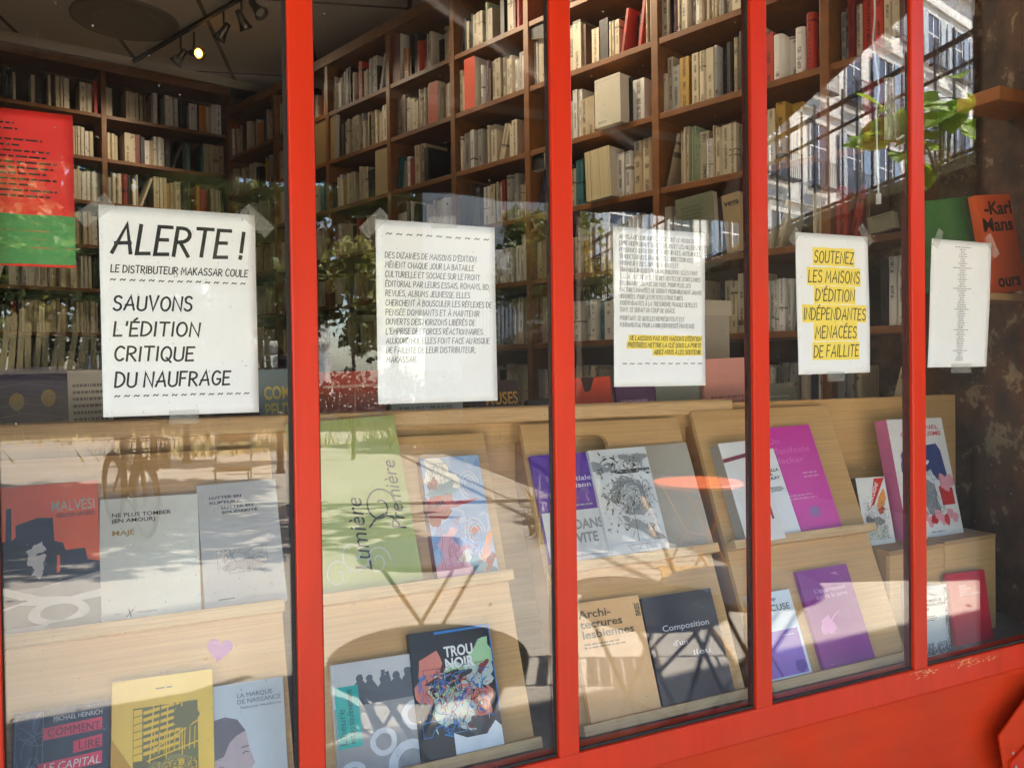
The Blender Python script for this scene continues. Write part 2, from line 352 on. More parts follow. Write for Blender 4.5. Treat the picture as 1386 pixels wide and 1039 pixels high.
# worn patches on the rail under the last upright
rr = random.Random(4)
for cx, cz, n, sx, sz in ((1.60, SILL-.012, 26, .05, .010), (1.74, SILL-.012, 34, .05, .008), (1.83, SILL-.018, 12, .03, .006)):
    g = MB()
    for k in range(n):
        x = cx+rr.gauss(0, sx*.5); z = cz+rr.gauss(0, sz*.55); w = rr.uniform(.002, .008); h = rr.uniform(.001, .0028); z = min(max(z, SILL-.055), SILL-.006)
        y = -.0152-k*1e-6
        pts = [(x+w*math.cos(t)*rr.uniform(.6, 1), y, z+h*math.sin(t)*rr.uniform(.6, 1)) for t in [i*math.pi/4 for i in range(8)]]
        g.add(pts, [list(range(8))])
    g.build('worn_patch', WORN, sf)
# folded red metal flap at the lower right corner
fl = empty('metal_flap', (1.80, -.02, .5), label='folded red metal flap with two screws at the lower right of the red panel', cat='metal flap')
g = MB(); g.prism([(.0, .14), (.135, .235), (.30, .235), (.30, -.12), (.035, -.02)], -.035, -.030); g.build('plate', REDP, fl, bevel=.001)
g = MB(); g.prism([(.03, .075), (.30, .20), (.30, -.12), (.04, -.02)], -.043, -.036); g.build('lower_plate', RED, fl, bevel=.001)
for (x, z) in ((.033, .098), (.043, .064)):
    g = MB(); g.lathe([(.004, 0), (.004, .002), (.002, .003)], 10); o = g.build('screw', mat('screw_steel', (.45, .3, .25), rough=.4, metal=.6), fl); o.rotation_euler = (Rd(90), 0, 0); o.location = (x, -.0445, z)
# facade around the window
FAC = mat('facade_render', (.42, .36, .28), rough=.9, var=.1, scale=6, bump=.2)
fw_ = empty('facade_wall', (0, .2, 0), label='rendered shop building front around the red shopfront, mostly out of view', cat='wall')
for nm, a, b in (('wall', (-8, -.005, 0), (-.2605, .011, 6.6)), ('wall', (2.0605, -.005, 0), (12, .011, 6.6)), ('wall', (-.26, -.005, 2.7205), (2.06, .011, 6.6)), ('roof', (-8, .012, 3.9), (7, 6.3, 4.0)), ('wall', (-8, 5.95, 0), (7, 6.2, 3.9)), ('wall', (-2.9, .012, 0), (-2.72, 5.94, 3.89)), ('wall', (2.7, .012, 0), (2.9, 5.94, 3.89))):
    g = MB(); g.box(tuple(Vector(a)-Vector((0, .2, 0))), tuple(Vector(b)-Vector((0, .2, 0)))); g.build(nm, FAC, fw_)
g = MB(); g.box((2.24, -.295, 0), (2.60, -.006, 3.2)); g.box((2.22, -.315, 0), (2.62, -.006, .35))
tag(g.build('pier', mat('dark_brown_paint', (.035, .018, .012), rough=.5, var=.3, scale=8), bevel=.008), 'dark brown pier standing out of the facade right of the red shopfront', 'pier')

# awning over the window: sloped cloth, hanging valance, two folding arms
aw = empty('awning', (0, 0, 3.36), label='dark cloth shop awning folded out over the pavement above the window', cat='awning')
AWM = mat('awning_cloth', (.030, .012, .010), rough=.95, var=.2, scale=3)
x0, x1 = -5.0, 3.0
g = MB(); n = 24
for i in range(n):
    a = x0+(x1-x0)*i/n; b = x0+(x1-x0)*(i+1)/n
    for (ya, za, yb, zb) in ((-.02, 0, -1.0, -.31), (-1.0, -.31, -2.02, -.68)):
        g.add([(a, ya, za), (b, ya, za), (b, yb, zb), (a, yb, zb), (a, ya, za+.004), (b, ya, za+.004), (b, yb, zb+.004), (a, yb, zb+.004)], [(0, 1, 2, 3), (7, 6, 5, 4)])
g.build('canopy', AWM, aw)
g = MB(); n = 64
for i in range(n):
    a = x0+(x1-x0)*i/n; b = x0+(x1-x0)*(i+1)/n; w1 = -2.03+.012*math.sin(i*.9); w2 = -2.03+.012*math.sin((i+1)*.9); z1 = -1.10+.015*abs(math.sin(i*math.pi/4)); z2 = -1.10+.015*abs(math.sin((i+1)*math.pi/4))
    g.add([(a, -2.025, -.685), (b, -2.025, -.685), (b, w2, z2), (a, w1, z1)], [(0, 1, 2, 3)])
g.build('valance', AWM, aw)
ARM = mat('pale_arm_metal', (.62, .60, .55), rough=.35, metal=.4)
def under(px, py):
    p = on_plane(px, py, (0, 0, 3.27), (0, .33, 1)); return Vector((p.x, -p.y, p.z-3.36))
e1, e2 = under(900, 222), under(560, -20)
for s_ in (0, -3.6):
    g = MB(); g.tube([e1+Vector((s_, 0, 0)), e1*.5+e2*.5+Vector((s_, 0, 0)), e2+Vector((s_, 0, 0))], .030); g.build('arm', ARM, aw)
g = MB(); g.tube([(x0, -2.02, -.69), (x1, -2.02, -.69)], .022); g.build('front_bar', ARM, aw)

# ------------------------------------------------------------------ sheets taped inside the panes
PY = .0085
def poster(cx, cz, rot, label, fn, tapes, shear=0.0, size=(.21, .297), m=PAPER):
    w, h = size
    root = empty('poster', label=label, cat='poster', mw=Matrix.Translation((cx, PY, cz)) @ Matrix.Rotation(-rot, 4, 'Y'))
    def T(u, v):
        x = -w/2+u*w; z = h/2-v*h; return (x + shear*(z-h/2), z)
    pr_ = random.Random(label); ph = [pr_.uniform(0, 6.28) for _ in range(4)]
    def wave(x, z): return .0009*math.sin(23*x+7*z+ph[0])+.0007*math.sin(19*z-9*x+ph[1])+.0004*math.sin(34*x+ph[2])+.0016
    def bend(o):
        for v in o.data.vertices: v.co.y += wave(v.co.x, v.co.z)
        return o
    g = MB(); nu, nv = 16, 20; G = [T(i/nu, j/nv) for j in range(nv+1) for i in range(nu+1)]; K = len(G); id_ = lambda i, j: j*(nu+1)+i
    fs = [(id_(i, j), id_(i, j+1), id_(i+1, j+1), id_(i+1, j)) for j in range(nv) for i in range(nu)]
    rim = [id_(i, 0) for i in range(nu)]+[id_(nu, j) for j in range(nv)]+[id_(i, nv) for i in range(nu, 0, -1)]+[id_(0, j) for j in range(nv, 0, -1)]
    g.add([(p[0], 0, p[1]) for p in G]+[(p[0], .0003, p[1]) for p in G], fs+[tuple(K+i for i in reversed(f)) for f in fs]+[(rim[i], rim[(i+1) % len(rim)], K+rim[(i+1) % len(rim)], K+rim[i]) for i in range(len(rim))])
    bend(g.build('sheet', m, root, smooth=True))
    L = MB(); H = MB(); fn(L, H, T, w, h)
    if L.f: bend(L.build('lettering', [INK, GREYINK, LGREY, WHITE], root))
    if H.f: bend(H.build('highlighting', [YEL, MATS.get('poster_green') or YEL], root))
    for (u, v, l, wd, a) in tapes:
        x, z = T(u, v); g = MB(); g.box((-l/2, -.0011, -wd/2), (l/2, -.0007, wd/2))
        o = g.build('tape', TAPE, root); o.location = (x, 0, z); o.rotation_euler = (0, -Rd(a), 0)
    return root
def hl(H, T, u0, v0, u1, v1, m=0):
    r = random.Random(int(v0*1000)); j = lambda: r.uniform(-.006, .006)
    n = 10; y = -.00018; top = [T(u0+(u1-u0)*i/n, v0+j()*.5) for i in range(n+1)]; bot = [T(u0+(u1-u0)*i/n, v1+j()*.5) for i in range(n+1)]
    H.add([(p[0], y, p[1]) for p in top+bot], [(i, i+n+1, i+n+2, i+1) for i in range(n)], m)
def line(L, T, w, h, text, u, v, cap, hw, u1=None, align='l', m=0, shear=.1, jit=.03):
    x, z = T(u, v); width = None if u1 is None else (u1-u)*w
    hand(L, text, x, z, cap*h, hw, width, shear, align=align, m=m, jit=jit)
def p1(L, H, T, w, h):
    line(L, T, w, h, 'ALERTE', .075, .222, .135, .0026, .80, shear=.16)
    line(L, T, w, h, '!', .885, .228, .13, .0026, shear=.12)
    line(L, T, w, h, 'LE DISTRIBUTEUR MAKASSAR COULE', .065, .315, .034, .00075, .94)
    line(L, T, w, h, '~'*15, .06, .365, .034, .0007, .92)
    line(L, T, w, h, 'SAUVONS', .075, .492, .067, .00145, .56)
    line(L, T, w, h, "L'ÉDITION", .075, .615, .066, .00145, .605)
    line(L, T, w, h, 'CRITIQUE', .075, .735, .067, .00145, .565)
    line(L, T, w, h, 'DU NAUFRAGE', .075, .858, .068, .00145, .80)
    line(L, T, w, h, '~'*15, .07, .918, .034, .0007, .93)
def p2(L, H, T, w, h):
    line(L, T, w, h, '~'*11, .08, .09, .036, .0007, .94)
    T2 = ["DES DIZAINES DE MAISONS D'ÉDITION", "MÈNENT CHAQUE JOUR LA BATAILLE", "CULTURELLE ET SOCIALE SUR LE FRONT", "ÉDITORIAL PAR LEURS ESSAIS, ROMANS, BD,", "REVUES, ALBUMS JEUNESSE. ELLES",
          "CHERCHENT À BOUSCULER LES RÉFLEXES DE", "PENSÉE DOMINANTS ET À MAINTENIR", "OUVERTS DES HORIZONS LIBÉRÉS DE", "L'EMPRISE DES FORCES RÉACTIONNAIRES.", "AUJOURD'HUI, ELLES FONT FACE AU RISQUE", "DE FAILLITE DE LEUR DISTRIBUTEUR,", "MAKASSAR."]
    E2 = [.83, .81, .86, .945, .77, .96, .85, .81, .885, .935, .81, .315]
    for i, (t, e) in enumerate(zip(T2, E2)): line(L, T, w, h, t, .07, .205+.0517*i, .031, .00050, e, m=1)
def p3(L, H, T, w, h):
    T3 = ["AU-DELÀ DE LEUR SURVIE, C'EST TOUT LE MONDE DU", "LIVRE INDÉPENDANT QUI EST EN JEU ET LES MILLIERS DE", "PERSONNES QUI EN VIVENT : ÉDITEUR-ICES, AUTEUR-ICES,", "TRADUCTEUR-ICES, GRAPHISTES, CORRECTEUR-ICES,", "IMPRIMEUR-EUSES, DIFFUSEUR-EUSES ET",
          "TRAVAILLEUR-EUSES DE LA DISTRIBUTION. ELLES N'ONT", "TOUCHÉ AUCUNE RECETTE DES VENTES DE LEURS LIVRES", "EN LIBRAIRIES DEPUIS SIX MOIS. POUR PLUS, LES", "FACTURES IMPAYÉES NE SERONT PROBABLEMENT JAMAIS", "HONORÉES. POUR LES PETITES STRUCTURES", "INDÉPENDANTES À LA TRÉSORERIE FRAGILE QU'ELLES", "SONT, CE SERAIT UN COUP DE GRÂCE.", "POURTANT, CE QU'ELLES REPRÉSENTENT EST", "FONDAMENTAL POUR LA BIBLIODIVERSITÉ FRANÇAISE."]
    E3 = [.88, .95, .945, .86, .69, .91, .94, .83, .955, .74, .905, .66, .76, .88]
    for i, (t, e) in enumerate(zip(T3, E3)): line(L, T, w, h, t, .065, .073+.0415*i+(.012 if i > 11 else 0), .026, .00040, e, m=1)
    for i, (t, u) in enumerate((("NE LAISSONS PAS NOS MAISONS D'ÉDITION", .17), ("PRÉFÉRÉES METTRE LA CLÉ SOUS LA PORTE", .15), ("AIDEZ-NOUS À LES SOUTENIR.", .43))):
        v = .708+.0432*i; hl(H, T, u-.015, v-.034, .965, v+.010); line(L, T, w, h, t, u, v, .027, .00062, .95, shear=.14)
    line(L, T, w, h, '~'*11, .09, .872, .036, .0007, .955)
def p4(L, H, T, w, h):
    for t, v, a, b in (('SOUTENEZ', .205, .245, .775), ('LES MAISONS', .345, .165, .855), ("D'ÉDITION", .478, .255, .775), ('INDÉPENDANTES', .612, .09, .93), ('MENACÉES', .742, .24, .795), ('DE FAILLITE', .878, .215, .825)):
        hl(H, T, a-.02, v-.108, b+.02, v+.022); line(L, T, w, h, t, a, v, .082, .00125, b, shear=.12)
def p5(L, H, T, w, h):
    r = random.Random(5)
    for i in range(50):
        v = .05+i*.0182; hwid = r.uniform(.03, .075) if i % 9 else r.uniform(.1, .15); u = .52-hwid
        while u < .52+hwid:
            e = u+r.uniform(.015, .045)
            L.flat([T(u, v+.0045), T(min(e, .52+hwid), v+.0045), T(min(e, .52+hwid), v-.003), T(u, v-.003)], .0003, 2); u = e+.008
poster(.0635, 1.5935, .001, 'white sheet headed with very large capitals and an exclamation mark, in the first pane', p1, [(-.02, .03, .05, .022, 40), (1.01, .03, .05, .022, -42), (.5, 1.01, .04, .02, 0)])
poster(.459, 1.600, .001, 'white sheet of twelve lines of small grey capitals under one row of dashes', p2, [(-.01, .02, .05, .022, 45), (.55, -.008, .045, .02, 5)])
poster(.907, 1.618, -.007, 'white sheet of dense tiny text ending in three lines highlighted yellow', p3, [(.08, -.01, .04, .02, 35), (.98, .0, .05, .022, -45)])
poster(1.357, 1.636, .011, 'white sheet with six large centred lines each highlighted in yellow', p4, [(-.03, .03, .035, .018, 55), (.95, -.01, .05, .02, -50), (.5, 1.02, .05, .02, 0)])
poster(1.772, 1.646, .0, 'white sheet with one narrow centred column of tiny grey names', p5, [(.08, .0, .045, .02, 60), (1.0, .02, .06, .024, -55), (.55, 1.01, .07, .022, 0)], shear=.068)
# red and green sheet, cut by the left edge of the window
MATS['poster_green'] = mat('poster_green', (.05, .24, .06), rough=.6)
PRED = mat('poster_red', (.66, .018, .012), rough=.6)
def p0(L, H, T, w, h):
    for j in range(6): hl(H, T, .0, .665+.0534*j, 1.0, .665+.0534*(j+1), 1)
    H2 = [(.34, .62), (.34, .64)]
    r = random.Random(2)
    for i, (a, b) in enumerate(((.42, .66), (.42, .68), (.45, .82), (.42, .7), (.42, .86), (.42, .84), (.45, .9), (.42, .88), (.42, .84), (.42, .9), (.42, .75), (.42, .9), (.42, .86))):
        v = (.09 if i < 2 else .12)+i*.036; u = a
        while u < b:
            e = min(b, u+r.uniform(.02, .07)); L.flat([T(u, v+.006), T(e, v+.006), T(e, v-.006), T(u, v-.006)], .0003, 0); u = e+.012
poster(-.1735, 1.757, .0, 'red sheet with a broad green band at its foot, cut off at the far left', p0, [], size=(.205, .21), m=PRED)

# ------------------------------------------------------------------ window display: deck, back panel, four leaning stands
DZ = .790
tag(struct((lambda g: (g.box((-.6, .012, DZ-.03), (2.24, .50, DZ)), g.build('display_floor', CONC))[1])(MB())))
bp_ = empty('back_panel', (0, .35, DZ), label='long plywood panel closing the back of the window display', cat='panel')
g = MB(); g.box((-.9, 0, 0), (2.215, .018, .625)); g.build('board', PLY, bp_, bevel=.002)
g = MB(); g.box((-.9, -.016, .600), (1.36, .036, .634)); g.build('top_rail', PLYE, bp_, bevel=.006)
SL = .40; SQ = math.sqrt(1+SL*SL); SN = Vector((0, 1, -SL)).normalized()
def by(z): return .096+SL*(z-.82)                   # front of the stands at height z
LEAN = Matrix.Rotation(-math.atan(SL), 4, 'X')
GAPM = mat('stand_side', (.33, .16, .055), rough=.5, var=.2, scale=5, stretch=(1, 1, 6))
def stand(xa, xb, ztop, label, hole=False):
    s = empty('display_stand', label=label, cat='display stand', group='plywood stands leaning in the window', mw=Matrix.Translation((xa, by(.80), .80)) @ LEAN)
    w = xb-xa; H = (ztop-.80)*SQ/1.0
    g = MB()
    if hole:
        hx, hz, hw_, hh = w*.36, H-.052, .060, .022; ring = []
        for i in range(24):
            a = 2*math.pi*i/24; c = math.cos(a); s2 = math.sin(a)
            ring.append((hx+(hw_-hh)*(1 if c > 0 else -1)*(1 if abs(c) > 1e-6 else 0)+hh*c, hz+hh*s2))
        def outer(p):
            dx, dz = p[0]-hx, p[1]-hz; t = 1e9
            if dx > 0: t = min(t, (w-hx)/dx)
            if dx < 0: t = min(t, -hx/dx)
            if dz > 0: t = min(t, (H-hz)/dz)
            if dz < 0: t = min(t, -.08/dz)
            return (hx+dx*t, hz+dz*t)
        out = [outer(p) for p in ring]
        for i in range(24):
            j = (i+1) % 24
            a, b, c_, d = ring[i], ring[j], out[j], out[i]; poly = [a, d, c_, b]
            for (cx, cz) in ((0, H), (w, H), (0, hz-.08), (w, hz-.08)):
                for (p, q) in ((d, c_),):
                    if (abs(p[0]-cx) < 1e-6 and abs(q[1]-cz) < 1e-6) or (abs(q[0]-cx) < 1e-6 and abs(p[1]-cz) < 1e-6): poly = [a, d, (cx, cz), c_, b]
            g.add([(p[0], 0, p[1]) for p in poly], [list(range(len(poly)))]); g.add([(p[0], .012, p[1]) for p in poly], [list(range(len(poly)))[::-1]])
            g.add([(a[0], 0, a[1]), (b[0], 0, b[1]), (b[0], .012, b[1]), (a[0], .012, a[1])], [(0, 1, 2, 3)])
        zz = hz-.08
        g.add([(0, 0, 0), (w, 0, 0), (w, 0, zz), (0, 0, zz)], [(0, 1, 2, 3)]); g.add([(0, .012, 0), (w, .012, 0), (w, .012, zz), (0, .012, zz)], [(3, 2, 1, 0)])
        for p, q in (((0, 0), (0, H)), ((w, H), (w, 0)), ((0, H), (w, H))): g.add([(p[0], 0, p[1]), (q[0], 0, q[1]), (q[0], .012, q[1]), (p[0], .012, p[1])], [(0, 1, 2, 3)])
        g.build('board', PLY, s)
    else:
        g.box((0, 0, 0), (w, .012, H)); g.build('board', PLY, s, bevel=.0012)
    for zz in (.815, 1.100):
        g = MB(); v = (zz-.80)*SQ
        g.box((0, -.034, v-.020), (w, -.0005, v)); g.build('ledge', PLYE, s, bevel=.0015)
    for xx in (.0, w-.016):
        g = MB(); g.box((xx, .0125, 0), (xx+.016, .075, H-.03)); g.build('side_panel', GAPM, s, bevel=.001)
    return s
stand(-.30, .228, 1.365, 'plywood stand in the first pane holding the orange, cream and grey books')
stand(.262, .668, 1.372, 'plywood stand in the second pane holding the green and the blue painted books')
stand(.757, 1.176, 1.385, 'plywood stand in the third pane with an oval hand hole at its top', hole=True)
stand(1.222, 1.672, 1.400, 'plywood stand in the fourth pane holding the magenta book on its ledge')

hp = on_plane(297, 878, (0, by(.82)-.0012, .82), (0, 1, -SL)); g = MB(); hs_ = []
for i in range(28):
    t = 2*math.pi*i/28; hs_.append((.0013*16*math.sin(t)**3, .0013*(13*math.cos(t)-5*math.cos(2*t)-2*math.cos(3*t)-math.cos(4*t))))
g.prism(list(reversed(hs_)), -.0006, 0); o = g.build('sticker', mat('mauve_sticker', (.42, .17, .40), rough=.6)); o.matrix_world = Matrix.Translation(hp) @ LEAN @ Matrix.Rotation(Rd(12), 4, 'Y')
tag(o, 'mauve heart shaped paper sticker on the first plywood stand', 'sticker')

# ------------------------------------------------------------------ books shown face-out
def fit(c, p0, n, inward=None):
    P = [on_plane(x, y, p0, n) for x, y in c]; n = Vector(n).normalized()
    xh = ((P[1]-P[0])+(P[2]-P[3])); xh = (xh - n*xh.dot(n)).normalized(); zh = xh.cross(n).normalized()
    w = ((P[1]-P[0]).length+(P[2]-P[3]).length)/2; h = ((P[0]-P[3]).length+(P[1]-P[2]).length)/2
    ctr = (P[0]+P[1]+P[2]+P[3])/4; o = ctr - xh*w/2 - zh*h/2
    Mx = Matrix((xh, n, zh)).transposed().to_4x4(); Mx.translation = o
    return Mx, w, h
def gutter(name, c, **k): return mat(name, c, **k)
def book(label, corners, cover, thick=.012, plane=None, group='books shown face-out in the window', cat='book', spine=None, name='book', art=None, text=None, rough=.32, zmin=None, sink=0, pages=PAGES):
    if plane is None:
        p0 = (0, by(.82)-(thick+.0012)*SQ, .82); nn = (0, 1, -SL)
    else: p0, nn = plane
    Mx, w, h = fit(corners, p0, nn)
    if zmin is not None:                      # stand it on its ledge: keep the top edge, stretch or shorten the foot
        bz = Mx.translation.z; dz = (bz-zmin)/max(.2, Mx.col[2].z); Mx.translation = Mx.translation - Mx.col[2].to_3d()*dz; h += dz
    root = empty(name, label=label, cat=cat, group=group, mw=Mx)
    cm = cover if not isinstance(cover, str) else mat('cover_'+cover.lstrip('#'), cover, rough=rough, var=.035, scale=40)
    sm = cm if spine is None else (spine if not isinstance(spine, str) else mat('cover_'+spine.lstrip('#'), spine, rough=rough, var=.05, scale=30))
    g = MB(); t = thick; c = .0009
    g.box((0, 0, 0), (w, c, h), 0); g.box((0, t-c, 0), (w, t, h), 0); g.box((-.0006, 0.0002, 0.0002), (.0006, t-.0002, h-.0002), 1); g.build('cover', [cm, sm], root)
    g = MB(); g.box((.0008, c+.0001, .0015), (w-.0015, t-c-.0001, h-.0015)); g.build('page_block', pages, root)
    if art:
        A = MB(); ms = art(A, w, h); A.build('illustration', ms, root)
    if text:
        L = MB(); L.k = 60; ms = text(L, w, h); L.build('lettering', ms, root)
    return root
OFF = .00006
def cm(c, r=.35): return mat('print_'+c.lstrip('#'), c, rough=r, var=.06, scale=50)
def blob(A, cx, cy, rx, ry, m, seed=0, rough=.25, n=22, w=1, h=1, rot=0):
    r = random.Random(seed); ph = [r.uniform(0, 6.28) for _ in range(4)]; pts = []
    for i in range(n):
        a = 2*math.pi*i/n; k = 1+rough*(math.sin(2*a+ph[0])*.4+math.sin(3*a+ph[1])*.35+math.sin(5*a+ph[2])*.3+math.sin(9*a+ph[3])*.2)
        x, y = rx*k*math.cos(a), ry*k*math.sin(a)
        px, py = cx+x*math.cos(rot)-y*math.sin(rot), cy+x*math.sin(rot)+y*math.cos(rot)
        pts.append((min(max(px, .002), .998)*w, min(max(py, .002), .998)*h))
    A.flat(pts, OFF, m)
def poly(A, pts, m, w, h): A.flat([(x*w, y*h) for x, y in pts], OFF, m)
def rect(A, x0, y0, x1, y1, m, w, h): poly(A, [(x0, y0), (x1, y0), (x1, y1), (x0, y1)], m, w, h)
def stroke(A, pts, hw, m, w, h):
    A.k += 1; ribbon(A, [(x*w, y*h) for x, y in pts], hw, -(OFF+A.k*1.2e-5), m, lambda p: (p[0], p[1]))
def scribble(A, n, m, w, h, box, seed, hw=.0004, seg=16, size=.12):
    hw *= .75; n = int(n*1.3)
    r = random.Random(seed)
    for _ in range(n):
        x, y = r.uniform(box[0], box[2]), r.uniform(box[1], box[3]); pts = [(x, y)]; a = r.uniform(0, 6.28)
        for k in range(seg):
            cv = (cv if k else r.gauss(0, .35))*.9+r.gauss(0, .22); a += cv; x += size*math.cos(a)/seg*1.6; y += size*math.sin(a)/seg*1.6
            pts.append((min(max(x, box[0]), box[2]), min(max(y, box[1]), box[3])))
        pts = [p for i, p in enumerate(pts) if i == 0 or (Vector(p)-Vector(pts[i-1])).length > 1e-4]
        if len(pts) > 1: stroke(A, pts, hw, m, w, h)
def smallprint(A, x0, x1, z0, z1, rows, m, w, h, seed=1, fill=.8, centred=False):
    r = random.Random(seed); dz = (z1-z0)/rows
    for i in range(rows):
        z = z1-(i+.5)*dz; L_ = (x1-x0)*(r.uniform(fill, 1)); u = x0+((x1-x0)-L_)/2 if centred else x0; end = u+L_
        while u < end:
            e = min(end, u+r.uniform(.03, .10)); rect(A, u, z-dz*.22, e, z+dz*.22, m, w, h); u = e+.018

# --- upper ledge, first pane
def a_fact(A, w, h):
    rect(A, 0, 0, 1, .36, 3, w, h)
    poly(A, [(0, .30), (0, .62), (.06, .68), (.10, .70), (.16, .69), (.20, .62), (.24, .63), (.245, .85), (.285, .85), (.29, .63), (.32, .65), (.32, .73), (.50, .77), (.62, .76), (.63, .60), (.70, .58), (.72, .53), (.88, .53), (.90, .45), (1, .43), (1, .36), (.5, .30)], 0, w, h)
    poly(A, [(.645, .38), (.675, .39), (.672, .50), (.65, .50)], 1, w, h)
    for i, (x, y, rx, ry) in enumerate(((.50, .40, .05, .03), (.49, .47, .06, .05), (.46, .53, .05, .05), (.51, .56, .04, .04))): blob(A, x, y, rx, ry, 2, i, .5, w=w, h=h)
    poly(A, [(0, .13), (.35, .20), (.62, .165), (1, .19), (1, .24), (.75, .215), (.52, .24), (.2, .33), (.1, .31), (.36, .235), (0, .19)], 2, w, h)
    blob(A, .66, .125, .24, .085, 2, 3, .05, w=w, h=h); blob(A, .66, .125, .15, .052, 3, 4, .05, w=w, h=h)
    poly(A, [(0, .16), (.42, .22), (.34, .235), (0, .27)], 0, w, h); rect(A, 0, 0, 1, .055, 2, w, h); poly(A, [(.5, 0), (.58, .055), (.92, .075), (1, .05), (1, 0)], 3, w, h)
    return [cm('#15171c'), cm('#f2661f'), cm('#d8d6d2'), cm('#8d8b87')]
def t_fact(L, w, h):
    type_set(L, 'MALVÉSI', .97*w, .80*h, .075*h, .36*w, 'r', bold=.006); type_set(L, 'SÉBASTIEN NAVARRO', .97*w, .755*h, .030*h, .32*w, 'r', bold=.0, m=1); return [cm('#cfc2ae'), cm('#3d1a12')]
book('orange book with a black factory silhouette, cut by the left edge of the window', [(-38, 661), (132, 651.5), (137, 830), (-33, 860)], '#f2661f', .014, art=a_fact, text=t_fact, zmin=1.1005)
def t_ne(L, w, h):
    type_set(L, 'NE PLUS TOMBER\n(EN AMOUR)', .115*w, .845*h, .032*h, .60*w, bold=.012); type_set(L, 'MAJÉ', .12*w, .695*h, .040*h, .22*w, bold=.01, m=1)
    type_set(L, 'X', .25*w, .05*h, .06*h, .08*w, shear=.4, m=2); rect(L, .14, .078, .2, .081, 2, w, h); rect(L, .36, .078, .56, .081, 2, w, h); return [cm('#4a1714'), cm('#b08a24'), cm('#3a3a3a')]
book('cream book with brown block capitals and one short yellow word', [(133.4, 677), (266, 667), (273.8, 820.5), (137, 834.5)], '#dcdccf', .013, text=t_ne, zmin=1.1005)
def a_lut(A, w, h):
    blob(A, .5, .33, .22, .05, 0, 3, .4, w=w, h=h); scribble(A, 26, 1, w, h, (.18, .27, .80, .46), 5, .0003, size=.3); rect(A, .16, .075, .36, .085, 1, w, h); return [cm('#918f8f'), cm('#55585c')]
def t_lut(L, w, h):
    for i, (t, x) in enumerate((('LUTTER EN', .14), ('RUPTURE,', .14), ('LUTTER EN', .28), ('SOLIDARITÉ', .28))): type_set(L, t, x*w, (.875-.042*i)*h, .020*h, (.40 if i < 3 else .45)*w, bold=.03)
    return [cm('#33363b')]
book('pale blue grey book with spaced dark capitals and a small grey sketch', [(268, 657.6), (375, 646.7), (385.7, 806), (276, 821)], '#bab9b6', .011, art=a_lut, text=t_lut, zmin=1.1005)
# --- upper ledge, second pane
def a_green(A, w, h):
    def spiral(cx, cy, r0, turns, sgn, m, hw):
        pts = [(cx+r0*(1-.75*i/36)*math.cos(sgn*turns*6.28*i/36)*1.3, cy+r0*(1-.75*i/36)*math.sin(sgn*turns*6.28*i/36)) for i in range(37)]; stroke(A, pts, hw, m, w, h)
    spiral(.72, .45, .12, 1.3, 1, 0, .0017); spiral(.42, .20, .11, 1.2, -1, 1, .0014); spiral(.62, .14, .09, 1.4, 1, 1, .0012); spiral(.25, .10, .09, 1.2, 1, 1, .0014)
    stroke(A, [(.6, .34), (.66, .38), (.74, .40), (.82, .38), (.86, .34)], .002, 0, w, h); return [cm('#23231f'), cm('#c9c9b8')]
def t_green(L, w, h):
    type_set(L, 'Lumière', .56*w, .10*h, .095*h, .42*h, rot=Rd(90), shear=.25); type_set(L, 'Première', .93*w, .30*h, .085*h, .42*h, rot=Rd(90), shear=.25, m=0); return [cm('#23231f')]
book('tall olive green book with black script running upward', [(393, 573), (539, 561.5), (565, 779.5), (414, 808)], '#aeb86e', .012, art=a_green, text=t_green, zmin=1.1005)
def a_blue(A, w, h):
    rect(A, 0, 0, 1, 1, 0, w, h)
    for i, (x, y, rx, ry, m, ro) in enumerate(((.2, .63, .3, .10, 1, .2), (.12, .55, .2, .12, 2, 0), (.75, .72, .3, .32, 3, 0), (.28, .85, .28, .14, 4, 0), (.3, .73, .2, .06, 5, .1), (.45, .6, .3, .025, 6, .1), (.3, .38, .35, .10, 3, .3), (.35, .25, .28, .16, 7, 0), (.7, .35, .26, .14, 3, .2), (.72, .38, .07, .035, 6, 0), (.85, .2, .22, .06, 8, .7), (.3, .08, .4, .09, 7, 0), (.75, .08, .3, .06, 5, -.3), (.5, .18, .1, .05, 4, .4), (.15, .78, .08, .05, 2, 0), (.9, .12, .12, .04, 2, .5))):
        blob(A, x, y, rx, ry, m, i*3+1, .45, w=w, h=h, rot=ro)
    for cx, cy in ((.75, .75), (.72, .36)):
        for k in range(3): stroke(A, [(cx+(.07+.05*k)*math.cos(a*.45), cy+(.05+.035*k)*math.sin(a*.45)) for a in range(11)], .0004, 4, w, h)
    scribble(A, 24, 5, w, h, (.05, .6, .5, .95), 9, .0004, size=.2); scribble(A, 16, 6, w, h, (.1, .1, .9, .5), 12, .0004, size=.25); return [cm('#9cb4d4'), cm('#c8452e'), cm('#8e2a26'), cm('#7fa2cc'), cm('#e6dcc8'), cm('#5b8796'), cm('#b03c44'), cm('#dba6b4'), cm('#e58f5e')]
book('book with a painted cover of blue, red and pink shapes and a dark red spine', [(574, 620), (650, 615.5), (671, 768), (586, 781)], '#9cb4d4', .022, art=a_blue, spine='#6b2019', zmin=1.1005)
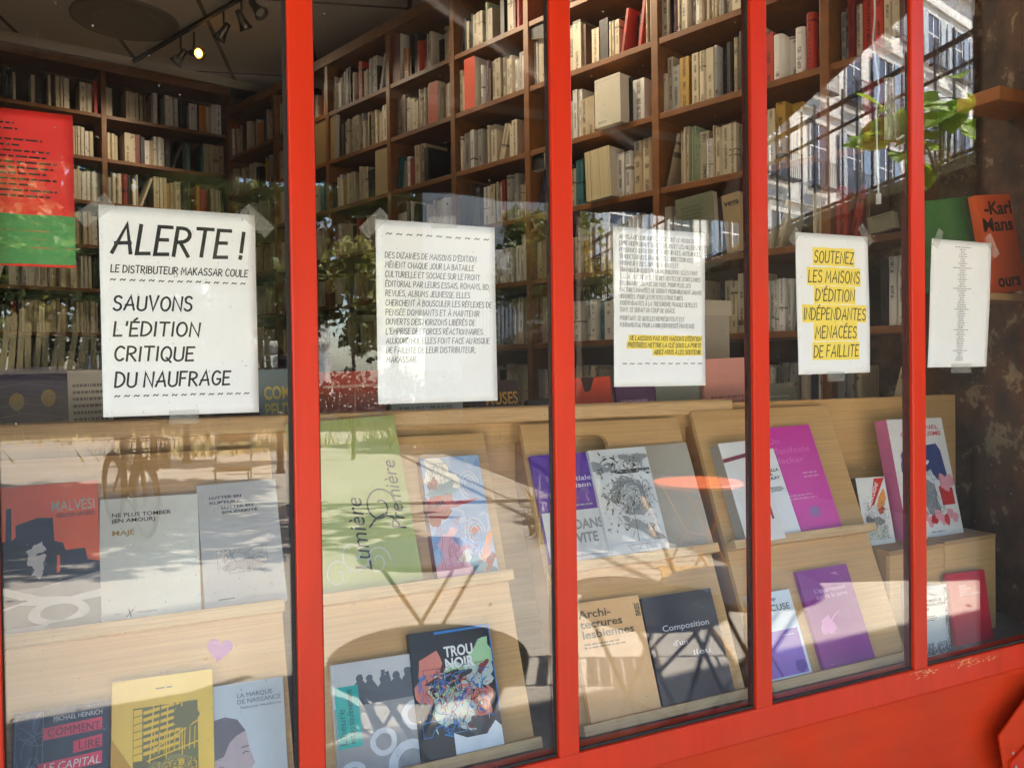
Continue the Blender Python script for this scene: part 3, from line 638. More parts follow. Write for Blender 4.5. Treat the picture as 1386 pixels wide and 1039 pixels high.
# --- upper ledge, third pane
def a_pur(A, w, h): rect(A, 0, 0, 1, .47, 0, w, h); smallprint(A, .55, .95, .50, .53, 1, 1, w, h); rect(A, .4, .06, .95, .07, 1, w, h); return [cm('#cfd3d6'), cm('#9aa0a8')]
def t_pur(L, w, h):
    type_set(L, 'initiale\nsaison', .52*w, .74*h, .045*h, .42*w, bold=.01); type_set(L, 'DANS\nVITE', .48*w, .30*h, .085*h, .5*w, bold=.03, m=1); return [cm('#d9d0ea'), cm('#8d9296')]
book('book with a purple upper half and a white lower half', [(719, 617), (797, 611), (826, 748), (744, 759)], '#5b2f9a', .012, art=a_pur, text=t_pur, zmin=1.1005)
def a_grey(A, w, h): return [cm('#a49d8f')]
book('plain stone grey book standing behind the black and white sketch book', [(866, 604.5), (932, 598), (961, 731), (893, 741)], '#a9a294', .009, zmin=1.1005)
def a_bw(A, w, h):
    rect(A, .02, .14, .98, .98, 1, w, h)
    rect(A, .3, .775, .98, .80, 0, w, h); blob(A, .62, .78, .3, .02, 0, 2, .4, w=w, h=h); blob(A, .15, .83, .2, .06, 2, 7, .5, w=w, h=h); blob(A, .75, .9, .2, .05, 2, 8, .6, w=w, h=h)
    blob(A, .52, .55, .34, .17, 2, 5, .3, w=w, h=h); blob(A, .55, .55, .2, .09, 3, 6, .2, w=w, h=h)
    r = random.Random(6)
    for k in range(420):
        y = min(.96, max(.16, r.choice([.78, .55, .60, .48, .30, .86])+r.gauss(0, .045))); x = r.uniform(.05, .95); d_ = abs(x-.5)
        if r.random() < d_: continue
        blob(A, x, y, r.uniform(.01, .045), r.uniform(.003, .012), r.choice([0, 2, 2, 3, 1]), k, .5, n=8, w=w, h=h, rot=r.gauss(0, .7))
    scribble(A, 14, 0, w, h, (.2, .42, .9, .68), 3, .0005, size=.25)
    blob(A, .6, .25, .3, .05, 2, 9, .6, w=w, h=h, rot=-.3); stroke(A, [(.5, .14), (.52, .30), (.53, .42)], .0006, 0, w, h)
    rect(A, .02, .02, .98, .13, 1, w, h); scribble(A, 3, 0, w, h, (.2, .04, .9, .11), 8, .0004, seg=12, size=.6); return [cm('#2c2d2e'), cm('#d7dadb'), cm('#8d9294'), cm('#b5babb')]
def t_bw(L, w, h): type_set(L, 'DÉROG', .46*w, .915*h, .03*h, .40*w, m=0); return [cm('#8a8f92')]
book('black and white book with a smudged sketch of a round building', [(799, 610), (876, 603.5), (902, 737), (823, 747.5)], '#d7dadb', .012, art=a_bw, text=t_bw, zmin=1.1005, plane=((0, by(.82)-.023*SQ, .82), (0, 1, -SL)))
# --- upper ledge, fourth pane
def a_box(A, w, h): poly(A, [(0, .84), (1, .90), (1, .86), (0, .80)], 0, w, h); rect(A, .80, .2, .86, .86, 0, w, h); return [cm('#7c2340')]
book('thick white book with a dark red line round its cover, half behind the third upright', [(975, 601), (1030, 594), (1054, 720), (1006, 727)], '#dedddc', .034, art=a_box, zmin=1.1005, spine='#a19c94', plane=((0, by(.82)-.036*SQ, .82), (0, 1, -SL)))
def t_ella(L, w, h):
    type_set(L, 'ISABELLA\nDINA\nBOULAY', .42*w, .735*h, .032*h, .52*w, bold=.03); smallprint(L, .45, .95, .50, .56, 3, 0, w, h); return [cm('#2a2a2a')]
def a_hack(A, w, h): blob(A, .60, .18, .10, .055, 0, 1, .04, w=w, h=h); smallprint(A, .18, .75, .30, .36, 2, 1, w, h); smallprint(A, .60, .92, .49, .56, 2, 1, w, h); return [cm('#8d5f9e'), cm('#e08fc6')]
def t_hack(L, w, h):
    type_set(L, 'Un\nManifeste\nHacker', .14*w, .84*h, .058*h, .72*w, bold=0, lead=1.15); return [cm('#ea6fc8')]
book('bright magenta book with pale pink old style lettering', [(1030, 581), (1102, 574), (1129.8, 704.7), (1056, 716)], '#cf2da4', .012, art=a_hack, text=t_hack, zmin=1.1005)
book('slim white book in front of the magenta one', [(1004, 614), (1052, 605), (1076, 713), (1031, 720)], '#e4e6ea', .009, text=t_ella, zmin=1.1005, plane=((0, by(.82)-.024*SQ, .82), (0, 1, -SL)))
# --- lower ledge
def a_cap(A, w, h):
    poly(A, [(0, 0), (.18, 0), (.12, .35), (.20, .75), (.30, 1), (0, 1)], 1, w, h); scribble(A, 14, 2, w, h, (.02, .3, .3, .98), 3, .0006, size=.4)
    for (x0, x1, y) in ((.30, .93, .78), (.62, .93, .655), (.26, .93, .535), (.30, .93, .41)): poly(A, [(x0, y), (x1, y+.015), (x1, y+.105), (x0, y+.085)], 0, w, h)
    return [cm('#d6344a'), cm('#3a4a66'), cm('#62748f')]
def t_cap(L, w, h):
    type_set(L, 'MICHAEL HEINRICH', .93*w, .905*h, .035*h, .52*w, 'r', m=0)
    for t, y, x0, m in (('COMMENT', .80, .35, 1), ('LIRE', .675, .68, 1), ('LE CAPITAL', .555, .31, 0), ('DE MARX', .43, .37, 1)): type_set(L, t, .91*w, y*h, .058*h, (.91-x0)*w, 'r', bold=.0, m=m, shear=.2 if m == 0 else 0)
    return [cm('#d8d4d2'), cm('#40151c')]
book('dark navy book with red bars behind its title lines, on the lower ledge', [(14.5, 966), (144, 948), (150, 1062), (20, 1090)], '#171a24', .016, art=a_cap, text=t_cap, zmin=.8155)
def a_yel(A, w, h):
    poly(A, [(0, .0), (.20, 0), (.24, .36), (0, .62)], 1, w, h); rect(A, .20, 0.05, .84, .80, 2, w, h)  # darker yellow at the lower left is shading painted into the cover
    for i in range(7):
        y = .76-.045*i; poly(A, [(.30, y-.012), (.66, y+.03), (.66, y+.05), (.30, y+.012)], 0, w, h)
    for i in range(6): stroke(A, [(.36+.08*i, .42), (.40+.07*i, .80)], .0009, 2 if i % 2 else 0, w, h)
    for i in range(9): stroke(A, [(.40+.05*i, .48), (.41+.05*i, .62)], .0007, 0, w, h)
    stroke(A, [(.34, .49), (.84, .66)], .001, 0, w, h); stroke(A, [(.34, .44), (.84, .52)], .001, 0, w, h); blob(A, .72, .70, .12, .08, 2, 4, .2, w=w, h=h); rect(A, .205, .45, .29, .79, 0, w, h)
    for k in range(6): stroke(A, [(.205, .49+.05*k), (.29, .50+.05*k)], .0006, 2, w, h)
    blob(A, .52, .28, .28, .16, 3, 6, .3, w=w, h=h); scribble(A, 90, 0, w, h, (.22, .06, .82, .42), 6, .0006, size=.12); scribble(A, 60, 2, w, h, (.22, .06, .82, .42), 8, .0006, size=.12); smallprint(A, .42, .62, .905, .925, 1, 2, w, h); return [cm('#e6bd33'), cm('#c79414'), cm('#77703f'), cm('#948a50')]
book('yellow book with a drawing of a glass roofed hall', [(148.5, 925), (285.5, 903.5), (293, 1066), (154, 1090)], '#e9c146', .014, art=a_yel, zmin=.8155)
def a_por(A, w, h):
    poly(A, [(0, .18), (0, .70), (.15, .715), (.32, .68), (.44, .58), (.47, .47), (.545, .33), (.50, .30), (.52, .25), (.49, .22), (.50, .17), (.42, .10), (.36, 0), (0, 0)], 0, w, h)
    poly(A, [(0, .40), (.12, .42), (.20, .52), (.30, .57), (.43, .60), (.32, .70), (.15, .735), (0, .72)], 1, w, h); blob(A, .06, .30, .08, .05, 2, 2, .2, w=w, h=h)
    stroke(A, [(.38, .42), (.42, .435), (.46, .425)], .0008, 1, w, h); stroke(A, [(.37, .47), (.46, .475)], .0009, 1, w, h); stroke(A, [(.44, .20), (.50, .205)], .0008, 2, w, h); return [cm('#b7a4a4'), cm('#6c6467'), cm('#9c8689')]
def t_por(L, w, h):
    type_set(L, 'LA MARQUE\nDE NAISSANCE', .95*w, .875*h, .037*h, .62*w, 'r'); type_set(L, 'Nathaniel Hawthorne', .95*w, .78*h, .022*h, .58*w, 'r', m=0); return [cm('#6d747c')]
book('pale blue book with a grey face in profile, on the lower ledge', [(287, 930), (382.5, 914), (391, 1060), (294, 1078)], '#c0c6c8', .011, art=a_por, text=t_por, zmin=.8155)
def a_crowd(A, w, h):
    for i, (x, y, s_) in enumerate(((.33, .80, 1), (.45, .79, .9), (.62, .76, 1.1), (.78, .78, 1), (.93, .80, 1.1))):
        blob(A, x, y+.05, .045*s_, .035*s_, 0, i, .1, w=w, h=h); poly(A, [(x-.09, .62), (x-.08, y-.01), (x-.03, y+.03), (x+.04, y+.03), (x+.09, y-.03), (x+.09, .62)], 0, w, h)
    for x, y, dx in ((.60, .88, .02), (.88, .86, .05), (.70, .86, -.03)): stroke(A, [(x, .74), (x+dx, y)], .0035, 0, w, h)
    rect(A, .0, 0, 1, .62, 1, w, h); rect(A, .02, .28, .30, .80, 2, w, h)
    for x, y, r_ in ((.98, .46, .18), (.86, .06, .27), (.16, .05, .16), (.55, .28, .16)): blob(A, x, y, r_, r_*.75, 3, 1, .05, w=w, h=h); blob(A, x, y, r_*.6, r_*.45, 1, 1, .05, w=w, h=h)
    return [cm('#5b5f66'), cm('#9a9a9a'), cm('#27b3a8'), cm('#d2d6db')]
def t_crowd(L, w, h): type_set(L, "L'heure", .12*w, .31*h, .06*h, .30*h, rot=Rd(90)); type_set(L, 'est au soulèvement', .22*w, .31*h, .06*h, .46*h, rot=Rd(90), m=1); return [cm('#106b66'), cm('#0d4f4d')]
book('grey book with a crowd in silhouette and a turquoise label', [(448, 901), (556, 883), (574, 1033), (459, 1056)], '#c9c9c8', .014, art=a_crowd, text=t_crowd, zmin=.8155)
def a_trou(A, w, h):
    for i, (x, y, rx, ry, m, ro) in enumerate(((.2, .62, .22, .16, 1, .4), (.82, .72, .2, .13, 2, .5), (.5, .52, .36, .20, 3, .1), (.45, .56, .18, .12, 2, .2), (.72, .42, .26, .20, 1, 0), (.78, .60, .2, .1, 4, .1), (.42, .60, .3, .055, 0, .15), (.5, .36, .28, .12, 4, -.2), (.78, .23, .2, .08, 5, 0), (.85, .66, .10, .03, 6, .6))): blob(A, x, y, rx, ry, m, i+20, .4, w=w, h=h, rot=ro)
    r = random.Random(9)
    for k in range(170): blob(A, r.gauss(.52, .22), min(.64, r.gauss(.46, .12)), r.uniform(.01, .05), r.uniform(.004, .014), r.choice([0, 1, 2, 3, 4, 6, 7, 7]), k, .6, n=9, w=w, h=h, rot=r.uniform(0, 3))
    scribble(A, 12, 6, w, h, (.1, .25, .95, .7), 5, .0006, size=.25); scribble(A, 10, 7, w, h, (.05, .2, .95, .65), 7, .0009, size=.35); scribble(A, 8, 0, w, h, (.2, .3, .9, .7), 8, .0006, size=.2)
    poly(A, [(.985, .30), (1, .30), (1, .995), (.3, .985), (.3, .965), (.985, .975)], 7, w, h); stroke(A, [(.30, .20), (.55, .14), (.80, .11)], .0014, 7, w, h)
    poly(A, [(.40, .01), (.99, .01), (.99, .19), (.92, .24), (.80, .15), (.55, .15), (.40, .20)], 8, w, h); return [cm('#231f20'), cm('#d8806e'), cm('#a8cf9c'), cm('#bcd4bf'), cm('#b9c6bf'), cm('#4c4a4b'), cm('#8e2b33'), cm('#2f78bd'), cm('#dfe5ea')]
def t_trou(L, w, h):
    type_set(L, 'TROU', .40*w, .78*h, .080*h, .36*w, bold=.03); type_set(L, 'NOIR', .40*w, .685*h, .080*h, .36*w, bold=.03)
    for i, (t, x) in enumerate((('SUR', .12), ('LE TARD', .24), ('APPROCHES DISSIDENTES', .54), ('DE LA VIEILLESSE', .40))): type_set(L, t, .44*w, (.128-.036*i)*h, .022*h, x*w, m=1, bold=.02)
    return [cm('#e9e9e6'), cm('#2b2d33')]
book('black book with bold white title over pink, green and blue splashes', [(552.7, 857), (660, 843.5), (684, 1010), (571.5, 1035)], '#1c191a', .016, art=a_trou, text=t_trou, zmin=.8155, plane=((0, by(.82)-.020*SQ, .82), (0, 1, -SL)))
def t_arch(L, w, h):
    type_set(L, 'Archi-\ntectures\nlesbiennes', (.075)*w, .865*h, .066*h, .76*w, bold=.02, lead=.92); smallprint(L, .09, .70, .60, .655, 2, 0, w, h); type_set(L, 'BRES', .975*w, .82*h, .05*h, .11*h, rot=Rd(90), m=0, bold=.03); return [cm('#6b5a3e')]
book('pale orange book with rounded brown lettering in three lines', [(778, 817), (866, 804), (893.6, 963), (795.5, 983.7)], '#e8b77e', .012, text=t_arch, zmin=.8155)
def t_comp(L, w, h): type_set(L, 'Composition', .20*w, .665*h, .055*h, .66*w, m=0, bold=.01); type_set(L, "d'un", .30*w, .52*h, .05*h, .20*w, m=0); type_set(L, 'lieu', .55*w, .41*h, .05*h, .24*w, m=0); return [cm('#c9ccd2')]
book('dark slate blue book with scattered pale lettering', [(873, 809), (966, 795), (991, 938), (893, 960)], '#2b2f3c', .012, text=t_comp, zmin=.8155)
def a_merc(A, w, h): rect(A, .04, .04, .94, .55, 0, w, h); smallprint(A, .56, .90, .475, .50, 1, 1, w, h); poly(A, [(.3, .04), (.36, .04), (.06, .55), (.04, .55), (.04, .5)], 2, w, h); blob(A, .80, .12, .12, .08, 2, 4, .2, w=w, h=h); return [cm('#8b68c4'), cm('#d9cdee'), cm('#5d3b9e')]
def t_merc(L, w, h): type_set(L, 'MARCUSE', .90*w, .775*h, .075*h, .84*w, 'r', bold=.0); type_set(L, 'MP', .62*w, .885*h, .04*h, .14*w, 'r'); return [cm('#3b4148')]
book('white book with a violet lower half, half behind the third upright', [(1012, 807), (1071, 795), (1096, 910), (1040, 921)], '#d8e4ec', .010, art=a_merc, text=t_merc, zmin=.8155)
def a_app(A, w, h): blob(A, .30, .42, .12, .10, 1, 3, .4, w=w, h=h); stroke(A, [(.3, .42), (.45, .50), (.6, .55)], .002, 1, w, h); smallprint(A, .12, .22, .04, .055, 1, 1, w, h); poly(A, [(.62, .93), (.78, .90), (.74, .94)], 1, w, h); return [cm('#8e2a86'), cm('#c66fbd')]
def t_app(L, w, h): type_set(L, "L'appartement\nsur de la terre", .22*w, .755*h, .045*h, .62*w, bold=.005); return [cm('#d9a3d6')]
book('dark purple book with two lines of pale lettering, on the lower ledge', [(1080.5, 772), (1149.6, 763), (1179.7, 887), (1113.6, 906)], '#8a2a8c', .012, art=a_app, text=t_app, zmin=.8155)

# ------------------------------------------------------------------ boxes at the right end and the books with them
def crate(xa, xb, y0, y1, h, label):
    c = empty('wooden_box', (xa, y0, DZ), label=label, cat='box', group='wooden display boxes'); w = xb-xa; d = y1-y0
    g = MB(); g.box((0, 0, 0), (w, .012, h-.0122)); g.build('front_board', PLY, c, bevel=.001)
    g = MB(); g.box((0, .0122, 0), (.012, d, h-.0122)); g.box((w-.012, .0122, 0), (w, d, h-.0122)); g.build('side_board', PLYD, c, bevel=.001)
    g = MB(); g.box((-.001, -.001, h-.012), (w+.001, d, h)); g.build('top_board', PLYD, c, bevel=.001)
crate(1.690, 1.889, .150, .335, .252, 'wooden box with the small illustrated book on top')
crate(1.893, 2.096, .150, .265, .256, 'wooden box standing behind the small red book')
BZ = DZ+.252
pT = ((0, .215, BZ), (0, 1, -.22))
def a_agn(A, w, h):
    poly(A, [(.35, .55), (.50, .60), (.98, .98), (.62, .98)], 0, w, h); blob(A, .78, .66, .18, .10, 1, 1, .3, w=w, h=h, rot=.5); blob(A, .70, .50, .12, .05, 2, 2, .4, w=w, h=h)
    blob(A, .4, .33, .26, .10, 3, 4, .5, w=w, h=h); scribble(A, 40, 4, w, h, (.12, .08, .92, .62), 5, .0004, size=.25); scribble(A, 14, 5, w, h, (.1, .08, .9, .25), 6, .0005, size=.2); return [cm('#cf2f2a'), cm('#e79a4e'), cm('#c8512b'), cm('#8d8a86'), cm('#3c3a3a'), cm('#6f8a4a')]
def t_agn(L, w, h): type_set(L, 'MON LAGNE', .36*w, .56*h, .065*h, .40*h, rot=Rd(56), bold=.03); return [cm('#f0e6de')]
book('small white book with a red banner across an inked street scene', [(1163, 647.5), (1203.7, 644.7), (1203.7, 725.6), (1166.5, 730)], '#e2e0dc', .03, art=a_agn, text=t_agn, plane=pT, zmin=BZ+.0005, spine='#5c4c3c')
def a_crim(A, w, h):
    poly(A, [(.28, .60), (.30, .72), (.42, .78), (.60, .77), (.80, .78), (.86, .72), (.90, .50), (.60, .45), (.36, .50)], 0, w, h); blob(A, .22, .62, .10, .14, 0, 3, .3, w=w, h=h)
    blob(A, .55, .48, .14, .08, 2, 3, .4, w=w, h=h); blob(A, .52, .33, .16, .14, 3, 5, .3, w=w, h=h); poly(A, [(.72, .26), (.95, .26), (.95, .40), (.70, .42)], 1, w, h); blob(A, .86, .45, .12, .08, 4, 4, .5, w=w, h=h); blob(A, .32, .52, .05, .05, 1, 4, .3, w=w, h=h)
    for i in range(9): blob(A, .30+.075*i, .16+.03*math.sin(i*2), .055, .045, 4 if i % 3 else 1, i, .3, w=w, h=h)
    scribble(A, 30, 5, w, h, (.32, .2, .75, .6), 4, .0005, size=.2); blob(A, .48, .62, .10, .04, 2, 8, .5, w=w, h=h); smallprint(A, .42, .7, .045, .06, 1, 5, w, h); return [cm('#35457a'), cm('#c52f33'), cm('#d9dde2'), cm('#8d9097'), cm('#e09aa6'), cm('#45474d')]
def t_crim(L, w, h): type_set(L, 'CRIMINEL', .90*w, .905*h, .034*h, .60*w, 'r', bold=.015); type_set(L, 'CAPITALISME', .93*w, .85*h, .036*h, .74*w, 'r', bold=.015); return [cm('#c73a44')]
bk = book('large white book with a blue, red and pink collage and a thick pink spine', [(1206.5, 568), (1276, 565), (1301.4, 716), (1222, 726)], '#e0dedb', .040, art=a_crim, text=t_crim, plane=((0, .20, BZ), (0, 1, -.22)), zmin=BZ+.0005, spine='#cf6f98')
pL = ((0, .098, DZ), (0, 1, -.22))
def a_tem(A, w, h): scribble(A, 60, 0, w, h, (.02, .02, .98, .18), 2, .0009, size=.12); scribble(A, 30, 0, w, h, (.88, .2, .98, .95), 3, .0008, size=.1); return [cm('#6d6f70')]
def t_tem(L, w, h): type_set(L, 'LE TEMOIN DE\nLA REVOLUTION\n1848', .10*w, .77*h, .040*h, .78*w, bold=.02); smallprint(L, .12, .6, .50, .58, 3, 0, w, h); return [cm('#33352f')]
book('thick white and grey book by the fourth upright', [(1246, 795), (1286, 789), (1282, 884), (1247, 890)], '#d3d6d2', .05, art=a_tem, text=t_tem, plane=((0, .085, DZ), (0, 1, -.10)), zmin=DZ+.0005, spine='#8f9190')
def t_red(L, w, h): type_set(L, 'Simon\nClémence\nFaut-il\nfaire son histoire ?', .24*w, .80*h, .028*h, .55*w, bold=.02); return [cm('#eab6bd')]
book('small crimson book with a short block of pale lettering', [(1286, 776), (1334.8, 770.7), (1343, 870.5), (1293, 882)], '#c01f36', .012, text=t_red, plane=((0, .10, DZ), (0, 1, -.16)), zmin=DZ+.0005)

# ------------------------------------------------------------------ books standing behind the panel, and the pier's shelf
GB = 'books leaning behind the display panel'
def pl(y, s=.12): return ((0, y, 1.3), (0, 1, -s))
tb = empty('table', (.0, .42, .1), label='long table behind the window display, hidden below the plywood panel', cat='table')
g = MB(); g.box((-.9, -.03, 1.12), (2.2, .75, 1.15)); g.build('table_top', WOOD, tb, bevel=.002)
for x in (-.85, 2.1):
    for y in (0, .68):
        g = MB(); g.box((x, y, 0), (x+.05, y+.05, 1.1195)); g.build('leg', WOOD, tb)
def prt(seed, c1, x0=.1, x1=.9, z0=.62, z1=.9, rows=7):
    def f(A, w, h): smallprint(A, x0, x1, z0, z1, rows, 0, w, h, seed); return [cm(c1)]
    return f
BB = 1.151
def a_moon(A, w, h):
    for x, y in ((.42, .83), (.78, .84)): blob(A, x, y, .085, .045, 0, 1, .05, w=w, h=h)
    for k in range(5): stroke(A, [(.15, .95-.05*k), (.5, .97-.05*k), (.95, .94-.05*k)], .0004, 1, w, h)
    smallprint(A, .05, .95, .2, .72, 11, 1, w, h); return [cm('#b79a3d'), cm('#6e6a94')]
book('violet blue book back with two yellow discs, behind the plywood panel', [(-30, 499), (92, 495), (93, 612), (-28, 622)], '#3a3560', .012, group=GB, art=a_moon, plane=pl(.45), zmin=BB)
book('white leaflet of small print behind the plywood panel', [(92, 502), (152, 500), (154, 612), (95, 616)], '#d5d1c4', .006, group=GB, art=prt(3, '#77736a', rows=14, z0=.45, z1=.94), plane=pl(.44), zmin=BB)
def t_com(L, w, h): type_set(L, 'COMMENT\nPEUT-IL\nEXISTER', .08*w, .83*h, .072*h, .95*w, bold=.03, lead=.95); return [cm('#d9c06a')]
book('grey blue book with heavy yellow capitals beside the first upright', [(351, 501), (432, 497), (434, 606), (353, 612)], '#7d8a8e', .012, group=GB, text=t_com, plane=pl(.45), zmin=BB)
def a_pnk(A, w, h): rect(A, 0, .86, 1, 1, 0, w, h); rect(A, .06, .9, .9, .915, 1, w, h); return [cm('#b4432f'), cm('#d8a08c')]
book('dusty red book lying open faced behind the second pane', [(431, 504), (522, 500), (524, 606), (436, 612)], '#b75a4b', .012, group=GB, art=a_pnk, plane=pl(.45), zmin=BB)
book('pale grey book behind the lower edge of the second sheet', [(530, 512), (626, 508), (628, 606), (532, 612)], '#bdbbb2', .012, group=GB, art=prt(5, '#8a8880'), plane=pl(.45), zmin=BB)
def t_mus(L, w, h): type_set(L, 'MUSES', .98*w, .83*h, .085*h, .66*w, 'r', bold=.02, m=0); type_set(L, 'ET VIE', .98*w, .71*h, .085*h, .62*w, 'r', bold=.02, m=0); type_set(L, 'Maria Messina', .98*w, .61*h, .05*h, .74*w, 'r', m=1); return [cm('#d9a441'), cm('#d7ccc8')]
book('dark plum book with golden capitals above a white name', [(636, 517), (703, 513), (705, 606), (640, 612)], '#2c1119', .012, group=GB, text=t_mus, plane=pl(.45), zmin=BB)
book('black book low behind the panel beside the second upright', [(716, 541), (752, 539), (753, 606), (718, 610)], '#1d1b1a', .02, group=GB, plane=pl(.45), zmin=BB)
def a_ora(A, w, h): poly(A, [(.3, 1), (.62, 1), (.5, .90), (.36, .89)], 1, w, h); smallprint(A, .2, .8, .63, .82, 6, 0, w, h, centred=True); return [cm('#8d2a12'), cm('#3c1b10')]
book('orange red book back with a dark notch printed at its top', [(772, 512), (828, 509), (833, 606), (775, 612)], '#d9401f', .012, group=GB, art=a_ora, plane=pl(.45), zmin=BB)
book('purple book back with lines of pale print', [(836, 523), (888, 520), (892, 606), (838, 610)], '#5d2a63', .012, group=GB, art=prt(7, '#b79ac0', z0=.60, z1=.9, rows=6), plane=pl(.45), zmin=BB)
def a_grn(A, w, h): rect(A, 0, 0, 1, .80, 0, w, h); rect(A, .25, .84, .7, .855, 1, w, h); smallprint(A, .25, .7, .70, .74, 1, 1, w, h); return [cm('#2f7d50'), cm('#8fc0a2')]
book('grey book with a green lower band, under the third sheet', [(890, 522), (948, 518), (952, 604), (893, 608)], '#8f968c', .012, group=GB, art=a_grn, plane=pl(.45), zmin=BB)
book('salmon pink book back with many lines of fine print', [(954, 487), (1028, 482), (1032, 600), (957, 606)], '#dd9a8e', .012, group=GB, art=prt(9, '#a86e66', z0=.35, z1=.74, rows=11), plane=pl(.45), zmin=BB)
book('grey green book of small print low behind the fourth pane', [(1033, 520), (1076, 517), (1079, 600), (1036, 604)], '#6f6e5e', .012, group=GB, art=prt(10, '#a5a392', z0=.5, z1=.9, rows=10), plane=pl(.45), zmin=BB)

def t_karl(L, w, h): type_set(L, '-Karl', .96*w, .80*h, .13*h, .80*w, 'r', bold=.03); type_set(L, 'Mans', .92*w, .63*h, .13*h, .86*w, 'r', bold=.03); type_set(L, 'ours', .86*w, .06*h, .13*h, .66*w, 'r', bold=.03); return [cm('#2c140c')]
sh = tag((lambda g: (g.box((0, 0, 0), (.30, .10, .018)), g.build('wall_shelf', PLYD, bevel=.002))[1])(MB()), 'short wooden ledge holding the tall orange book at the right', 'shelf'); sh.location = (1.90, .085, 1.6685)
book('tall orange book with black brush lettering at the right end', [(1334, 268), (1381, 264), (1377, 401), (1332, 405)], '#dd5a22', .022, group='books on the pier shelf', text=t_karl, plane=((0, .115, 1.7), (0, 1, -.10)), zmin=1.687, spine='#dd5a22')
def a_gp(A, w, h): stroke(A, [(.75, 0), (.85, .5), (.80, 1)], .001, 0, w, h); stroke(A, [(.0, .55), (.1, .3), (.3, .2)], .0008, 0, w, h); return [cm('#5c8a4c')]
book('large plain green book behind the narrow list sheet', [(1243, 277), (1334, 266), (1332, 405), (1244, 420)], '#2f6a35', .012, group='books on the pier shelf', art=a_gp, plane=((0, .165, 1.7), (0, 1, -.10)), zmin=1.687)
o2 = tag((lambda g: (g.box((0, 0, 0), (.24, .12, .035)), g.build('wall_shelf', mat('orange_wood', (.42, .14, .03), rough=.4, var=.2, scale=6, stretch=(6, 1, 1)), bevel=.003))[1])(MB()), 'thick orange wood ledge fixed high on the stained pier', 'shelf'); o2.location = (2.025, .085, 2.185)
# small piles behind the third pane
def pile(x, y, z, n, seed, w0, d0, label, g_):
    r = random.Random(seed)
    for i in range(n):
        t = r.uniform(.012, .03); b = MB(); b.box((-w0/2, -d0/2, 0), (w0/2, d0/2, t)); o = b.build('lying_book', cm(r.choice(['#d8d2c0', '#cfc6b0', '#e0dbcd', '#b9b09a'])), bevel=.001)
        o.location = (x+r.uniform(-.008, .008), y, z); o.rotation_euler = (0, 0, r.uniform(-.1, .1)); z += t+.0006
        tag(o, label+', '+['lowest', 'second from the bottom', 'third from the bottom', 'fourth from the bottom', 'fifth from the bottom', 'sixth from the bottom', 'seventh from the bottom', 'eighth from the bottom', 'ninth from the bottom', 'tenth from the bottom', 'eleventh from the bottom', 'twelfth from the bottom', 'topmost'][min(i, 12)], 'book', g_)
pile(1.235, .78, 1.151, 12, 3, .20, .15, 'pale book lying in the pile beside the third sheet', 'pile of lying books')
def carton(x0, x1, y, z0, z1, label):
    c = empty('carton', (x0, y, z0), label=label, cat='box'); w = x1-x0; h = z1-z0
    g = MB(); g.box((.006, .004, 0), (w-.006, .2, h*.74)); g.build('body', mat('carton_card', (.52, .47, .38), rough=.85, var=.08), c, bevel=.001)
    g = MB(); g.box((0, 0, h*.742), (w, .204, h)); g.build('lid', mat('carton_lid', (.60, .54, .43), rough=.85, var=.08), c, bevel=.001)
carton(1.62, 1.755, .80, 1.53, 1.722, 'pale lidded cardboard box beside the third sheet')
carton(1.60, 1.80, .80, 1.151, 1.528, 'tall cardboard box under the pale lidded one')

# ------------------------------------------------------------------ bookcases along the far and the right wall
ROWN = ['top', 'second', 'third', 'fourth', 'fifth', 'sixth', 'seventh', 'eighth', 'ninth']
ORD = ['first', 'second', 'third', 'fourth', 'fifth', 'sixth', 'seventh', 'eighth', 'ninth', 'tenth', 'eleventh', 'twelfth', 'thirteenth', 'fourteenth', 'fifteenth', 'sixteenth', 'seventeenth', 'eighteenth', 'nineteenth', 'twentieth']
ORD += ['twenty '+x for x in ORD[:9]] + ['thirtieth'] + ['thirty '+x for x in ORD[:9]] + ['fortieth'] + ['forty '+x for x in ORD[:9]]
def bookcase(label, origin, ang, ups, rows, top, h0=.1, depth=.24):
    b = empty('bookcase', origin, ang, label=label, cat='bookcase')
    for u in ups:
        g = MB(); g.box((u-.016, -.004, 0), (u+.016, depth, top)); g.build('upright', WOOD, b, bevel=.002)
    for a, c in zip(ups, ups[1:]):
        for z in rows:
            g = MB(); g.box((a+.0162, 0, z-.024), (c-.0162, depth-.001, z)); g.build('shelf', WOOD, b, bevel=.0015)
    g = MB(); g.box((ups[0], depth+.0005, 0), (ups[-1], depth+.012, top)); g.build('back_board', WOODB, b)
    g = MB(); g.box((ups[0], -.012, top+.0005), (ups[-1], depth, top+.06)); g.build('top_board', WOOD, b, bevel=.003)
    return b
AR = math.atan2(-.945, .326)
RO = Vector((.632, 4.92, 0)); RE = Vector((.326, -.945, 0)); RN = Vector((.945, .326, 0))
def Lr(y): return (4.92-y)/.945
UPS_R = [Lr(y) for y in (4.90, 4.24, 3.62, 3.025, 2.51, 2.02, 1.355, .715, .44)]
ROWS_R = [3.08, 2.79, 2.50, 2.21, 1.92, 1.63, 1.34, 1.05, .70, .35]
bookcase('long oak bookcase full of books running back along the right wall', RO, AR, UPS_R, ROWS_R, 3.36)
BO = Vector((-2.5, 4.201, 0)); BE = Vector((math.cos(ang2), math.sin(ang2), 0)); BN = Vector((-math.sin(ang2), math.cos(ang2), 0))
def Lb(x): return (x+2.5)/math.cos(ang2)
UPS_B = [Lb(x) for x in (-2.48, -1.80, -.98, -.155, .655)]
ROWS_B = [3.25, 2.96, 2.67, 2.38, 2.09, 1.80, 1.50, 1.20, .8, .4]
